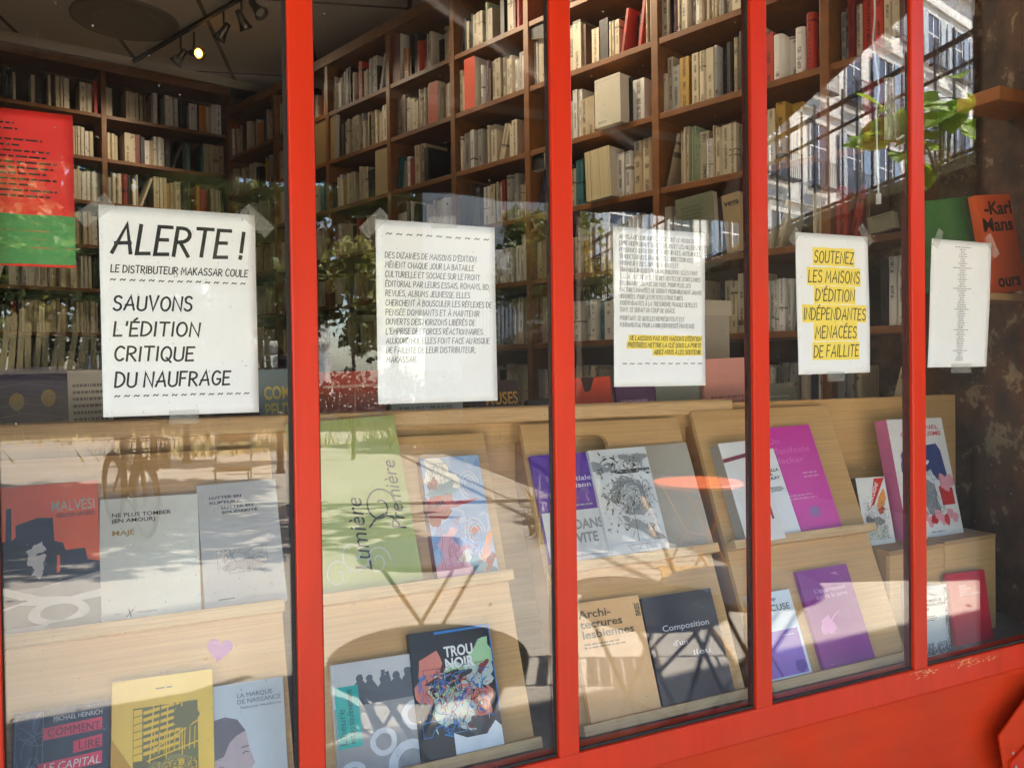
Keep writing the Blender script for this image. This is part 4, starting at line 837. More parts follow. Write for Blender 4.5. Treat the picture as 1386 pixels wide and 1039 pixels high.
bookcase('dark oak bookcase across the far wall of the shop', BO, ang2, UPS_B, ROWS_B, 3.535)
g = MB(); g.box((0, -.03, 3.597), (Lb(.90), .2, 3.657)); o = g.build('cornice', mat('cream_cornice', (.50, .43, .31), rough=.8)); o.location = BO; o.rotation_euler = (0, 0, ang2)
tag(o, 'pale beam between the far bookcase and the ceiling', 'beam')

def spine_mat():
    """book cover: colour from the object (or a face colour in the merged shelf), streaks of illegible print on the spine"""
    def make(name, src):
        m = bpy.data.materials.new(name); m.use_nodes = True; nt = m.node_tree; N = nt.nodes; L = nt.links; b = N['Principled BSDF']
        if src == 'obj': s_ = N.new('ShaderNodeObjectInfo'); cs = s_.outputs['Color']
        else: s_ = N.new('ShaderNodeAttribute'); s_.attribute_name = 'tint'; cs = s_.outputs['Color']
        tc = N.new('ShaderNodeTexCoord'); oi = N.new('ShaderNodeObjectInfo'); ml = N.new('ShaderNodeMath'); ml.operation = 'MULTIPLY'; ml.inputs[1].default_value = 50; L.new(oi.outputs['Random'], ml.inputs[0])
        def noise(scale):
            mp = N.new('ShaderNodeMapping'); mp.inputs['Scale'].default_value = scale; cx = N.new('ShaderNodeCombineXYZ'); L.new(ml.outputs[0], cx.inputs[2]); L.new(ml.outputs[0], cx.inputs[1]); L.new(cx.outputs[0], mp.inputs['Location'])
            L.new(tc.outputs['Generated' if src == 'obj' else 'Object'], mp.inputs[0]); no = N.new('ShaderNodeTexNoise'); no.inputs['Scale'].default_value = 1; no.inputs['Detail'].default_value = 1; L.new(mp.outputs[0], no.inputs[0]); return no.outputs[0]
        def ramp(v, a, b):
            r_ = N.new('ShaderNodeMapRange'); r_.inputs[1].default_value = a; r_.inputs[2].default_value = b; L.new(v, r_.inputs[0]); return r_.outputs[0]
        def mult(a, b):
            m_ = N.new('ShaderNodeMath'); m_.operation = 'MULTIPLY'; L.new(a, m_.inputs[0]); L.new(b, m_.inputs[1]); return m_.outputs[0]
        if src == 'obj':
            sx = N.new('ShaderNodeSeparateXYZ'); L.new(tc.outputs['Generated'], sx.inputs[0])
            ab = N.new('ShaderNodeMath'); ab.operation = 'SUBTRACT'; ab.inputs[1].default_value = .5; L.new(sx.outputs[0], ab.inputs[0]); a2 = N.new('ShaderNodeMath'); a2.operation = 'ABSOLUTE'; L.new(ab.outputs[0], a2.inputs[0])
            title = mult(mult(ramp(a2.outputs[0], .20, .15), ramp(noise((.01, .01, 4.2)), .47, .50)), ramp(noise((5, .01, 75)), .38, .50))
            band = ramp(noise((.01, .01, 6)), .70, .705)
            mx_ = N.new('ShaderNodeMath'); mx_.operation = 'MAXIMUM'; L.new(title, mx_.inputs[0]); L.new(band, mx_.inputs[1]); rout = mx_.outputs[0]
        else: rout = ramp(noise((90, 90, 40)), .67, .71)
        hs = N.new('ShaderNodeHueSaturation'); hs.inputs['Value'].default_value = .28; L.new(cs, hs.inputs['Color'])
        ge = N.new('ShaderNodeNewGeometry')
        n2 = N.new('ShaderNodeTexNoise'); n2.inputs['Scale'].default_value = 35; L.new(tc.outputs['Object'], n2.inputs[0])
        r2 = N.new('ShaderNodeMapRange'); r2.inputs[3].default_value = .85; r2.inputs[4].default_value = 1.12; L.new(n2.outputs[0], r2.inputs[0])
        mx = N.new('ShaderNodeMix'); mx.data_type = 'RGBA'; L.new(rout, mx.inputs[0]); L.new(cs, mx.inputs[6]); L.new(hs.outputs[0], mx.inputs[7])
        vm = N.new('ShaderNodeVectorMath'); vm.operation = 'SCALE'; L.new(mx.outputs[2], vm.inputs[0]); L.new(r2.outputs[0], vm.inputs['Scale']); L.new(vm.outputs[0], b.inputs['Base Color'])
        b.inputs['Roughness'].default_value = .45; return m
    return make('spine_print', 'obj'), make('spine_print_far', 'attr')
SPM, SPF = spine_mat()
def proto_geo(round_, inset):
    """unit book, spine towards -y, 1 x 1 x 1: returns verts, faces, material index"""
    b = MB()
    if round_: prof = [(0, .10), (.10, .035), (.3, .0), (.7, .0), (.90, .035), (1, .10)]
    else: prof = [(0, .0), (1, .0)]
    n = len(prof)
    vs = [(x, y, z) for z in (0, 1) for x, y in prof]
    b.add(vs, [(i, i+1, i+1+n, i+n) for i in range(n-1)], 0)
    for x in (0, 1):
        y0 = prof[0][1]; xi = .06 if x == 0 else .94
        b.add([(x, y0, 0), (x, 1, 0), (x, 1, 1), (x, y0, 1)], [(0, 1, 2, 3)], 0); b.add([(xi, y0+.001, 0), (xi, 1, 0), (xi, 1, 1), (xi, y0+.001, 1)], [(0, 1, 2, 3)], 0)
        a, c = min(x, xi), max(x, xi)
        b.add([(a, y0, 1), (c, y0, 1), (c, 1, 1), (a, 1, 1)], [(0, 1, 2, 3)], 0)
    b.add([(.06, .06, 1-inset), (.94, .06, 1-inset), (.94, .97, 1-inset), (.06, .97, 1-inset)], [(0, 1, 2, 3)], 1)
    b.add([(.06, .97, 0), (.94, .97, 0), (.94, .97, 1-inset), (.06, .97, 1-inset)], [(0, 1, 2, 3)], 1)
    b.add([(.0, .05, .0), (1, .05, 0), (1, 1, 0), (0, 1, 0)], [(3, 2, 1, 0)], 1)
    return b
PROTO = []
for rd, ins in ((True, .012), (False, .012), (True, .02), (False, .004)):
    p = proto_geo(rd, ins); me = bpy.data.meshes.new('shelf_book'); me.from_pydata([tuple(v) for v in p.v], [], p.f); me.materials.append(SPM); me.materials.append(PAGES); me.polygons.foreach_set('material_index', p.m); me.update(); PROTO.append((me, p))
PALETTE = [('cream', (.60, .51, .35), 9), ('ivory', (.66, .58, .43), 7), ('white', (.74, .71, .65), 10), ('buff', (.48, .38, .24), 4), ('grey', (.30, .29, .26), 1.6), ('black', (.018, .017, .017), 5), ('dark red', (.24, .018, .014), 1.3), ('red', (.52, .040, .022), 1.2),
           ('orange', (.62, .22, .03), .8), ('navy', (.025, .04, .10), .9), ('teal', (.03, .16, .18), .7), ('ochre', (.50, .30, .05), .9), ('pale green', (.33, .42, .26), .6), ('brown', (.13, .065, .03), 1.4), ('mauve', (.30, .18, .26), .4)]
PW = [p[2] for p in PALETTE]
allbooks = []       # (size in view, matrix pieces, colour, label, group)
def fill(root_o, e, n_, ang, a, c, z, gap, seed, rowname, bayname, case, avg, light=1.0, skip=(), density=.9, hmin=.17, boost=1.0):
    r = random.Random(seed); u = a+.020; i = 0; run = None
    while u < c-.03:
        if r.random() > density: u += r.uniform(.02, .09); continue
        if run is None or run[0] == 0:
            k = r.choices(range(len(PALETTE)), [p if i_ < 4 else p*boost for i_, p in enumerate(PW)])[0]; run = [r.choice([1, 1, 1, 2, 3, 6]) if k < 4 else r.choice([1, 1, 2]), k, r.uniform(hmin, gap-.045), max(.008, r.gauss(avg, avg*.45)), r.uniform(.12, .17)]
        run[0] -= 1; t = run[3]*r.uniform(.85, 1.15); h = min(run[2]*r.uniform(.985, 1.01), gap-.035); d = run[4]
        if u+t > c-.02: break
        if any(s0 < u+t and u < s1 for s0, s1 in skip): u += .01; continue
        lean = 0
        if r.random() < .045 and u+t+.06 < c-.02: lean = r.uniform(.12, .38)
        yoff = .022+r.uniform(0, .018)+(r.uniform(.02, .05) if r.random() < .12 else 0)
        name, col, _ = PALETTE[run[1]]; j = r.uniform(.82, 1.12); col = tuple(x*j for x in col)
        i += 1
        size = 'tall' if h > gap-.06 else 'short' if h < .185 else 'slim' if t < .014 else 'thick' if t > .045 else 'upright'
        pos = root_o + e*u + n_*yoff; dist = (pos-EYE).length
        v = pos-EYE; px = v.dot(RT)/max(.01, v.dot(FW))*FPX+IW/2; py = IH/2-(z+h/2-EYE.z)/max(.01, v.dot(FW))*FPX
        vis = (0 < px < 1235) and (-40 < py < 520)
        for (m0, m1) in ((384, 424), (738, 769), (1009, 1033)):
            if m0 < px < m1: vis = False
        for (b0, t0, b1, t1) in ((135, 285, 350, 560), (514, 300, 673, 545), (835, 310, 958, 525), (1081, 315, 1180, 508), (-5, 155, 100, 357)):
            if b0 < px < b1 and t0 < py < t1: vis = False
        lab = '%s %s book, %s from left, %s shelf, %s, %s' % (size, name, ORD[min(i-1, 48)], rowname, bayname, case)
        allbooks.append(((t*h/dist**2)*(1 if vis else .0001), pos, ang, lean, (t, d, h), col, lab, z, r.randrange(4), case))
        u += t+.0012 + (h*math.sin(lean) if lean else 0)
BAYN = ['first bay', 'second bay', 'third bay', 'fourth bay', 'fifth bay', 'sixth bay', 'seventh bay', 'eighth bay']
def wl(px, py, zoff=0):
    p = on_plane(px, py, (2.33, 0, 0), (1, .345, 0)); return Lr(p.y)
SKIP = {}
def skipzone(z, pxa, pxb): SKIP.setdefault(round(z, 2), []).append((wl(pxa, 200)-.004, wl(pxb, 200)+.004))
for z, a, b in ((2.79, 626, 644), (2.50, 579, 594), (3.08, 528, 543), (3.08, 702, 733), (2.50, 703, 738), (2.79, 424, 456), (2.50, 507, 529), (2.50, 803, 841), (2.21, 791, 827), (1.92, 912, 1008), (1.92, 1180, 1222)): skipzone(z, a, b)
for bi in range(8):
    a, c = UPS_R[bi], UPS_R[bi+1]
    for ri, z in enumerate(ROWS_R[:7]):
        gap = .29-.024 if ri else .28
        avg = .021 if bi < 4 else .026
        fill(RO, RE, RN, AR, a, c, z, gap, 100+bi*20+ri, ROWN[ri], BAYN[bi], 'right bookcase', avg, skip=SKIP.get(round(z, 2), ()), density=.97, boost=1.25 if bi < 5 else 2.2, hmin=.155)
for bi in range(4):
    a, c = UPS_B[bi], UPS_B[bi+1]
    for ri, z in enumerate(ROWS_B[:6]):
        fill(BO, BE, BN, ang2, a, c, z, .266, 500+bi*20+ri, ROWN[ri], BAYN[bi], 'far bookcase', .021, density=.97)
allbooks.sort(key=lambda b: -b[0])
NIND = 285
rest = MB(); rest_col = []
for k, (vis, pos, ang, lean, (t, d, h), col, lab, z, pi, case) in enumerate(allbooks):
    Mx = Matrix.Translation((pos.x, pos.y, z+.0004)) @ Matrix.Rotation(ang, 4, 'Z') @ (Matrix.Rotation(lean, 4, 'Y') if lean else Matrix()) @ Matrix.Diagonal((t, d, h, 1))
    if k < NIND:
        o = bpy.data.objects.new('shelf_book', PROTO[pi][0]); COL.objects.link(o); o.matrix_world = Mx; o.color = (*col, 1)
        tag(o, lab, 'book', 'books on the shelves of the '+case)
    else:
        p = PROTO[pi][1]; o0 = len(rest.f); rest.add(p.v, p.f, 0, Mx); rest.m[o0:] = p.m; rest_col += [col]*len(p.f)
o = rest.build('distant_books', [SPF, PAGES]); ca = o.data.attributes.new('tint', 'FLOAT_COLOR', 'FACE')
ca.data.foreach_set('color', [x for c in rest_col for x in (*c, 1)])
tag(o, 'the many smaller books filling the far shelves and the dark lower shelves', 'books', kind='stuff')

# books turned face-out or standing proud on the right bookcase
def wp(off): return ((2.33-off*.945, -off*.326, 0), (1, .345, 0))
GF = 'books standing out on the right bookcase'
def wbook(label, corners, cover, thick, z, art=None, text=None, off=.0, pages=PAGES, spine=None): book(label, corners, cover, thick, wp(off-.01), GF, 'book', spine, 'shelf_book', art, text, .5, z+.0006, pages=pages)
def a_lab(A, w, h): smallprint(A, .12, .5, .06, .12, 2, 0, w, h); rect(A, .0, .93, 1, .94, 1, w, h); return [cm('#55503f'), cm('#a59f8f')]
def a_lines(A, w, h):
    r = random.Random(3)
    for k in range(16): rect(A, .03+.06*k+r.uniform(-.01, .01), .0, .034+.06*k+r.uniform(0, .012), 1, k % 2, w, h)
    return [cm('#a8996f'), cm('#7d6f4c')]
wbook('black book turned face-out high beside the second upright', [(704, 54.5), (732, 52), (731, 105), (705, 107)], '#1f1d1c', .03, 3.08, spine='#cfc6ae')
wbook('square buff box turned face-out at the left edge of the second pane', [(425, 158), (455, 152), (453, 212), (425, 221)], '#8d7648', .03, 2.79)
wbook('buff card turned face-out above the first upright end of the second sheet', [(508, 203), (528.6, 199), (528.6, 244), (508, 252)], '#a8966e', .02, 2.50)
wbook('small orange book standing proud over a row of cream spines', [(580, 113), (592, 109), (592, 160), (580, 164)], '#cf4a20', .05, 2.50 if False else 2.79)
wbook('tall orange red divider book beside a row of cream spines', [(628, 81), (642, 76), (643, 144), (629, 150)], '#d2451c', .10, 2.79)
wbook('tall dark red divider board next to the upright', [(529.5, 50), (541.5, 45), (542, 104), (530.5, 110)], '#6d1a12', .10, 3.08)
wbook('thick white box file standing out of the third pane shelf', [(804.7, 109), (839, 98), (840, 158), (806, 170)], '#cdc6b4', .09, 2.50, off=.04, art=a_lab)
wbook('black face-out book low beside the second upright', [(711, 234), (737, 227), (737, 270), (713, 276)], '#191716', .03, 2.21 if False else 2.50)
wbook('bundle of cream pages tied together on the lower shelf of the third pane', [(792, 206), (825, 197), (826, 251), (793, 262)], '#cbbd97', .10, 2.21, off=.03, art=a_lines)
def t_gg(L, w, h): smallprint(L, .15, .75, .6, .85, 4, 0, w, h); return [cm('#5c5f46')]
wbook('large grey green album face-out under the right bookcase shelf', [(916, 269), (967, 259), (967, 335), (916, 349)], '#6f745c', .03, 1.92, text=t_gg, off=.03)
def t_ve(L, w, h): type_set(L, 'vega', .10*w, .80*h, .10*h, .80*w, bold=.02); return [cm('#2b211a')]
wbook('buff book face-out with one dark lower case word', [(980, 264), (1005, 258), (1005, 332), (980, 340)], '#a08a5e', .03, 1.92, text=t_ve, off=.03)
def t_ca(L, w, h): type_set(L, 'ttanto', .16*w, .85*h, .07*h, .76*w, bold=.03); type_set(L, 'CAMPEO', .16*w, .72*h, .05*h, .74*w); type_set(L, 'lairai', .28*w, .62*h, .03*h, .45*w); return [cm('#2d2a22')]
wbook('faded grey beige album face-out beside the fourth upright', [(1183, 292), (1219, 284), (1219, 404), (1183, 414)], '#8e8770', .03, 1.92, text=t_ca, off=.03)

# ------------------------------------------------------------------ ceiling: track with spotlights, round grille, hanging cable
tk = empty('track_light', (0, 0, 0), label='black ceiling track carrying small spotlights, one of them seen glowing', cat='track light')
A_ = at_z(182, 83, CEILZ-.03); B_ = A_+(at_z(322, 0, CEILZ-.03)-A_)*2.6  # rail carried on out of view for the added heads
g = MB(); g.tube([A_, B_], .017, 6); g.build('rail', BLACKM, tk)
HEADM = mat('spot_metal', (.16, .14, .10), rough=.35, metal=.7)
def spot(p, tgt, lit, power, sz=1.15):
    d = (Vector(tgt)-p).normalized(); X = Matrix.Translation(p) @ d.to_track_quat('Z', 'Y').to_matrix().to_4x4()
    h = MB(); h.lathe([(.016, -.05), (.020, -.03), (.022, .0), (.030, .035), (.042, .06), (.038, .06), (.022, .02), (.012, .015)], 16, 0, X); o = h.build('spot_head', HEADM, tk, smooth=True)
    s_ = MB(); s_.tube([p+Vector((0, 0, .13)), p+Vector((0, 0, .05)), p-d*.02], .006, 6); s_.build('stem', HEADM, o)
    b = MB(); b.lathe([(.002, .030), (.020, .032), (.026, .046), (.002, .050)], 12, 0, X); b.build('bulb', mat('lit_bulb', (1, .8, .4), emit=('#ffb54a', 1.2 if lit else .0)) if lit else mat('dim_bulb', (.5, .45, .35), rough=.2), o)
    if power:
        l = bpy.data.lights.new('spot_lamp', 'SPOT'); l.energy = power; l.color = (1, .82, .58); l.spot_size = sz; l.spot_blend = .7; l.shadow_soft_size = .03
        lo = bpy.data.objects.new('spot_lamp', l); COL.objects.link(lo); lo.parent = o; lo.matrix_world = Matrix.Translation(p+d*.07) @ d.to_track_quat('-Z', 'Y').to_matrix().to_4x4()
LW = 1.15
for (px, py, z, tgt, lit, pw) in ((245, 76, 3.52, (-.5, 4.7, 2.5), 0, 1.2), (263, 72, 3.53, (1.9, 1.6, 2.7), 1, .5), (303, 42, 3.54, (-.2, 4.6, 2.4), 0, 1.2), (327, 26, 3.53, (1.2, 3.9, 2.4), 0, .7), (346, 10, 3.53, (1.6, 2.4, 2.0), 0, 1.2)):
    spot(at_z(px, py, z), tgt, lit, pw*LW, 1.5 if tgt[1] > 4 else 1.1)
for t_, tgt, pw in ((.70, (1.85, 1.5, 2.5), 2.0), (.84, (2.0, 1.1, 2.5), 2.6), (.97, (2.05, .75, 2.3), 2.8)):     # added heads out of view, put in to brighten the right bookcase
    spot(A_+(B_-A_)*t_+Vector((-.15, 0, -.13)), tgt, 0, pw*LW, 1.7)
gr = at_z(170, 26, CEILZ)
g = MB(); g.lathe([(.30, -.003), (.30, -.014), (.285, -.020), (.27, -.012), (.19, -.012), (.18, -.018), (.165, -.010), (.02, -.010)], 48); o = g.build('ceiling_grille', mat('grille_grey', (.27, .23, .16), rough=.6), smooth=True); o.location = gr
tag(o, 'round flat grille set in the tiled ceiling beside the track', 'ceiling grille')
pts = [(1183, -30), (1184, 20), (1181.5, 55), (1186, 90), (1190, 120), (1186, 150), (1187, 200), (1189, 262)]
g = MB(); P_ = [at_y(x, y, .10) for x, y in pts]; g.tube(P_, .0022, 6); g.tube([P_[-1]+Vector((0, 0, -.0005)), P_[-1]-Vector((0, 0, .025))], .006, 8); g.tube([P_[0]-Vector((0, 0, -.0005)), P_[0]+Vector((.0, .02, 3.655-P_[0].z))], .0022, 6)
tag(g.build('cable', mat('white_cable', (.7, .7, .68), rough=.4)), 'thin white cable hanging from the ceiling inside the fourth pane', 'cable')

def rw(y): return 3.23+(y+5.22)*.130      # top of the wall: higher nearer the shop
# ------------------------------------------------------------------ the street that the panes mirror
def ground_mat(name, c, sc=1.0, v=.18):
    return mat(name, c, rough=.9, var=v, scale=55*sc, bump=.2, var2=.14, scale2=1.1*sc)
PAVE = ground_mat('pavement_asphalt', (.35, .31, .26))
g = MB(); g.box((-60, -90, -.3), (60, 0.0, 0)); struct(g.build('pavement', PAVE))
g = MB(); g.box((-60, 6.5, -.3), (60, 60, -.02)); struct(g.build('ground', PAVE))
g = MB()
gp = [Vector((4.05, -4.6, 0)), Vector((4.45, -6.0, 0)), Vector((4.85, -7.2, 0)), Vector((6.6, -13, 0)), Vector((10.2, -26, 0))]
for off in (0, .34):
    for a, b in zip(gp, gp[1:]):
        d = (b-a).normalized(); s_ = Vector((-d.y, d.x, 0)); a2, b2 = a+s_*off, b+s_*off
        g.add([a2-s_*.055+Vector((0, 0, .004)), a2+s_*.055+Vector((0, 0, .004)), b2+s_*.055+Vector((0, 0, .004)), b2-s_*.055+Vector((0, 0, .004))], [(0, 1, 2, 3)])
struct(g.build('road_gutter', mat('gutter_dark', (.03, .028, .026), rough=.8)))
# drain cover spots and litter leaves scattered on the pavement
g = MB(); r = random.Random(31)
for k in range(420):
    x, y = r.uniform(-2, 9), -r.uniform(.3, 14); s_ = r.uniform(.008, .03)*(1+abs(y)*.05); a = r.uniform(0, 6.3)
    g.add([(x+s_*math.cos(a+t)*(1 if i % 2 else .45), y+s_*math.sin(a+t)*(1 if i % 2 else .45), .003+.004*(i % 2)) for i, t in enumerate((0, 1.57, 3.14, 4.71))], [(0, 1, 2, 3)])
tag(g.build('fallen_leaves', mat('dead_leaf', (.09, .065, .03), rough=.9)), 'small dead leaves scattered over the sunny pavement', 'leaves', kind='stuff')

def cafe_table(p, rad, top, edge, label, legc=None):
    t = empty('cafe_table', (p.x, p.y, 0), rnd.uniform(0, 3), label=label, cat='table', group='round cafe tables on the pavement')
    g = MB(); g.lathe([(rad-.012, .700), (rad, .704), (rad, .722), (rad-.006, .727), (.001, .727)], 48); g.build('table_top', top, t)
    L_ = legc or BLACKM
    for k in range(2):
        s_ = -1 if k else 1
        for q in (-.13, .13):
            g = MB(); g.tube([(q*.9, s_*rad*.72, .699), (q, -s_*rad*.78, .012)], .0085, 8); g.build('leg', L_, t)
    g = MB(); g.tube([(-.13, rad*.75, .014), (.13, rad*.75, .014)], .010, 6); g.tube([(-.13, -rad*.75, .014), (.13, -rad*.75, .014)], .010, 6); g.tube([(-.12, 0, .36), (.12, 0, .36)], .008, 6); g.build('cross_bar', L_, t)
    return t
def tp(px, py): return street(px, py, .727)
cafe_table(tp(579, 886), .275, mat('brown_table', (.045, .030, .018), rough=.5), BLACKM, 'dark brown round table mirrored low in the second pane')
cafe_table(tp(575, 745), .30, mat('silver_table', (.50, .52, .55), rough=.35), BLACKM, 'pale silvery round table mirrored in the second pane')
cafe_table(tp(1003, 789), .275, mat('blue_grey_table', (.42, .50, .56), rough=.4), BLACKM, 'blue grey round table mirrored behind the third upright')
cafe_table(tp(885, 814), .25, mat('dark_olive_table', (.05, .042, .022), rough=.5), BLACKM, 'dark round table mirrored beside the blue grey one')
cafe_table(tp(946, 649), .31, mat('orange_table', (.78, .16, .06), rough=.35), mat('tan_legs', (.40, .26, .12)), 'orange round table mirrored in the third pane', mat('orange_legs', (.5, .22, .07), rough=.5))
def chair(p, rz, c, label, slat=None):
    t = empty('bistro_chair', (p.x, p.y, 0), rz, label=label, cat='chair', group='folding slatted chairs on the pavement')
    for s_ in (-.19, .19):
        g = MB(); g.tube([(s_, .20, .01), (s_, -.10, .45), (s_, -.25, .84)], .010, 8); g.build('leg', c, t)
        g = MB(); g.tube([(s_*.9, -.24, .01), (s_*.9, .18, .455)], .010, 8); g.build('leg', c, t)
    g = MB()
    for k in range(6): g.box((-.20, -.17+.062*k, .455), (.20, -.125+.062*k, .469))
    g.build('seat', slat or c, t)
    g = MB(); g.box((-.205, -.262, .745), (.205, -.246, .84)); g.box((-.205, -.232, .655), (.205, -.216, .705)); g.build('backrest', slat or c, t)
    g = MB(); g.tube([(-.19, .17, .06), (.19, .17, .06)], .007, 6); g.tube([(-.17, -.20, .06), (.17, -.20, .06)], .007, 6); g.build('stretcher', c, t); return t
CB = mat('chair_black', (.02, .02, .022), rough=.5); CO = mat('chair_tan', (.42, .24, .09), rough=.5); CW = mat('chair_pale', (.55, .52, .46), rough=.5)
chair(street(316, 690, 0), Rd(10), CW, 'pale metal folding chair with brown slats mirrored in the first pane', mat('chair_brown_slat', (.10, .06, .03), rough=.6))
chair(Vector((2.55, -2.0, 0)), Rd(-60), CO, 'tan folding chair between the blue grey and the orange tables')

def bollard(p, h=.95):
    b = empty('bollard', (p.x, p.y, 0), label='', cat='bollard', group='brown steel bollards along the pavement')
    g = MB(); g.lathe([(.075, 0), (.075, .05), (.055, .06), (.055, h-.10), (.066, h-.09), (.066, h-.05), (.045, h-.01), (.02, h)], 16); g.build('post', BROWNM, b, smooth=False); return b
BROWNM = mat('bollard_brown', (.055, .030, .016), rough=.5)
for i, (x, y) in enumerate(((209, 637), (253, 627), (281, 606), (302, 588), (380, 640))):
    o = bollard(street(x, y, 0)); o['label'] = ['brown bollard nearest the bicycle', 'second brown bollard from the bicycle', 'third brown bollard from the bicycle', 'farthest of the brown bollards', 'brown bollard beside the pale folding chair'][i]
def bicycle(p, rz, label, c):
    t = empty('bicycle', (p.x, p.y, 0), rz, label=label, cat='bicycle')
    TY = mat('tyre_rubber', (.015, .015, .015), rough=.9); RM = mat('rim_alloy', (.3, .3, .3), rough=.4, metal=.5)
    for x in (0, 1.05):
        w = MB(); w.tube([(x+.33*math.cos(a*math.pi/16), 0, .345+.33*math.sin(a*math.pi/16)) for a in range(33)], .02, 8, cap=False); wo = w.build('wheel', TY, t)
        g = MB(); g.tube([(x+.30*math.cos(a*math.pi/16), 0, .345+.30*math.sin(a*math.pi/16)) for a in range(33)], .010, 6, cap=False)
        for k in range(12): g.tube([(x, 0, .345), (x+.295*math.cos(k*math.pi/6), 0, .345+.295*math.sin(k*math.pi/6))], .002, 3)
        g.build('rim', RM, wo)
        g = MB(); g.tube([(x+.375*math.cos(Rd(a)), 0, .345+.375*math.sin(Rd(a))) for a in range(-5, 190, 15)], .024, 6); g.build('mudguard', c, t)
    g = MB(); g.tube([(1.05, 0, .345), (.86, 0, .90)], .02); g.tube([(.86, 0, .82), (.45, 0, .30), (.32, 0, .85)], .022); g.tube([(.45, 0, .30), (0, 0, .345), (.36, 0, .68)], .014); g.build('frame', c, t)
    g = MB(); g.tube([(.86, 0, .90), (.82, 0, 1.04)], .014); g.tube([(.62, -.30, 1.02), (.80, -.16, 1.06), (.82, 0, 1.04), (.80, .16, 1.06), (.62, .30, 1.02)], .013); g.build('handlebar', BLACKM, t)
    g = MB(); g.prism([(.18, .90), (.24, .95), (.42, .94), (.50, .92), (.42, .89), (.26, .87)], -.06, .06); g.build('saddle', BLACKM, t, bevel=.01)
    b = MB()
    for z in (.66, .74, .82, .92): b.tube([(.92, -.17, z), (1.24, -.17, z), (1.24, .17, z), (.92, .17, z), (.92, -.17, z)], .007, 4)
    for k in range(9):
        x = .92+.04*k; b.tube([(x, -.17, .66), (x, -.17, .92)], .004, 4); b.tube([(x, .17, .66), (x, .17, .92)], .004, 4)
    for k in range(9): b.tube([(1.24, -.17+.0425*k, .66), (1.24, -.17+.0425*k, .92)], .004, 4); b.tube([(.92, -.17+.0425*k, .66), (1.24, -.17+.0425*k, .66)], .004, 4)
    b.build('basket', mat('basket_dark', (.03, .02, .012), rough=.7), t)
    g = MB(); g.tube([(.40, -.02, .3), (.2, -.22, .0)], .012); g.build('kick_stand', BLACKM, t); return t
bicycle(Vector((-.22, -8.0, 0)), Rd(74), 'dark brown town bicycle with a wire basket mirrored in the first pane', mat('bike_brown', (.055, .032, .02), rough=.45))

# trees, hedges, fence on a low wall, all across the street
def leaf_mat(name, c, t=.35):
    m = bpy.data.materials.new(name); m.use_nodes = True; nt = m.node_tree; N = nt.nodes; L = nt.links; b = N['Principled BSDF']
    ge = N.new('ShaderNodeTexCoord'); no = N.new('ShaderNodeTexNoise'); no.inputs['Scale'].default_value = 2.6; no.inputs['Detail'].default_value = 6; L.new(ge.outputs['Object'], no.inputs[0])
    r = N.new('ShaderNodeValToRGB'); e = r.color_ramp.elements; e[0].position = .3; e[0].color = (c[0]*.55, c[1]*.6, c[2]*.6, 1); e[1].position = .7; e[1].color = (c[0]*1.5, c[1]*1.35, c[2]*1.1, 1); L.new(no.outputs[0], r.inputs[0])
    L.new(r.outputs[0], b.inputs['Base Color']); b.inputs['Roughness'].default_value = .55
    tr = N.new('ShaderNodeBsdfTranslucent'); L.new(r.outputs[0], tr.inputs[0]); mx = N.new('ShaderNodeMixShader'); mx.inputs[0].default_value = t
    L.new(b.outputs[0], mx.inputs[1]); L.new(tr.outputs[0], mx.inputs[2]); L.new(mx.outputs[0], N['Material Output'].inputs['Surface']); return m
LF = [leaf_mat('leaf_green', (.12, .16, .04)), leaf_mat('leaf_yellow_green', (.21, .22, .05)), leaf_mat('leaf_dark', (.05, .08, .022))]
BARK = mat('bark', (.09, .065, .045), rough=.95, var=.3, scale=12, bump=.4)
def leaves(mb, c, rad, n, size, r, flat=1.0):
    for _ in range(n):
        d = Vector((r.gauss(0, 1), r.gauss(0, 1), r.gauss(0, 1))).normalized()*(r.random()**.45)
        p = Vector(c)+Vector((d.x*rad[0], d.y*rad[1], d.z*rad[2])); a = Vector((r.gauss(0, 1), r.gauss(0, 1), r.gauss(0, .6)*flat)).normalized(); b = a.orthogonal().normalized()
        b = (Matrix.Rotation(r.uniform(0, 6.28), 3, a) @ b); s_ = size*r.uniform(.6, 1.4); t = b.cross(a)*.3*s_
        mb.add([p, p+b*s_*.5+a*.3*s_, p+b*s_*.0+a*s_*.95+t, p-b*s_*.5+a*.35*s_], [(0, 1, 2, 3)])
def tree(p, h, cr, trunk, label, m, n=1500, size=.16, seed=0, group='trees across the street', clumps=9):
    r = random.Random(seed); t = empty('tree', (p.x, p.y, p.z), label=label, cat='tree', group=group)
    g = MB(); top = h-cr[2]*1.1; g.tube([(0, 0, 0), (.04, .02, top*.5), (.0, .05, top), (0, 0, h-cr[2]*.5)], [trunk, trunk*.8, trunk*.6, trunk*.2], 8)
    g2 = MB()
    for k in range(clumps):
        a = r.uniform(0, 6.28); q = r.uniform(.15, .72); c = Vector((cr[0]*q*math.cos(a), cr[1]*q*math.sin(a), h-cr[2]+cr[2]*r.uniform(-.75, .75)))
        g.tube([(0, 0, top*.9), (c.x*.5, c.y*.5, (top+c.z)/2), tuple(c)], [trunk*.45, trunk*.25, trunk*.08], 5)
        f = r.uniform(.35, .6); leaves(g2, c, (cr[0]*f, cr[1]*f, cr[2]*f*.9), n//clumps, size, r)
    g.build('trunk', BARK, t); g2.build('crown', m, t); return t
gw = empty('garden_wall', (-30, -21.5, 0), label='low dark stone wall holding up the garden across the street', cat='wall')
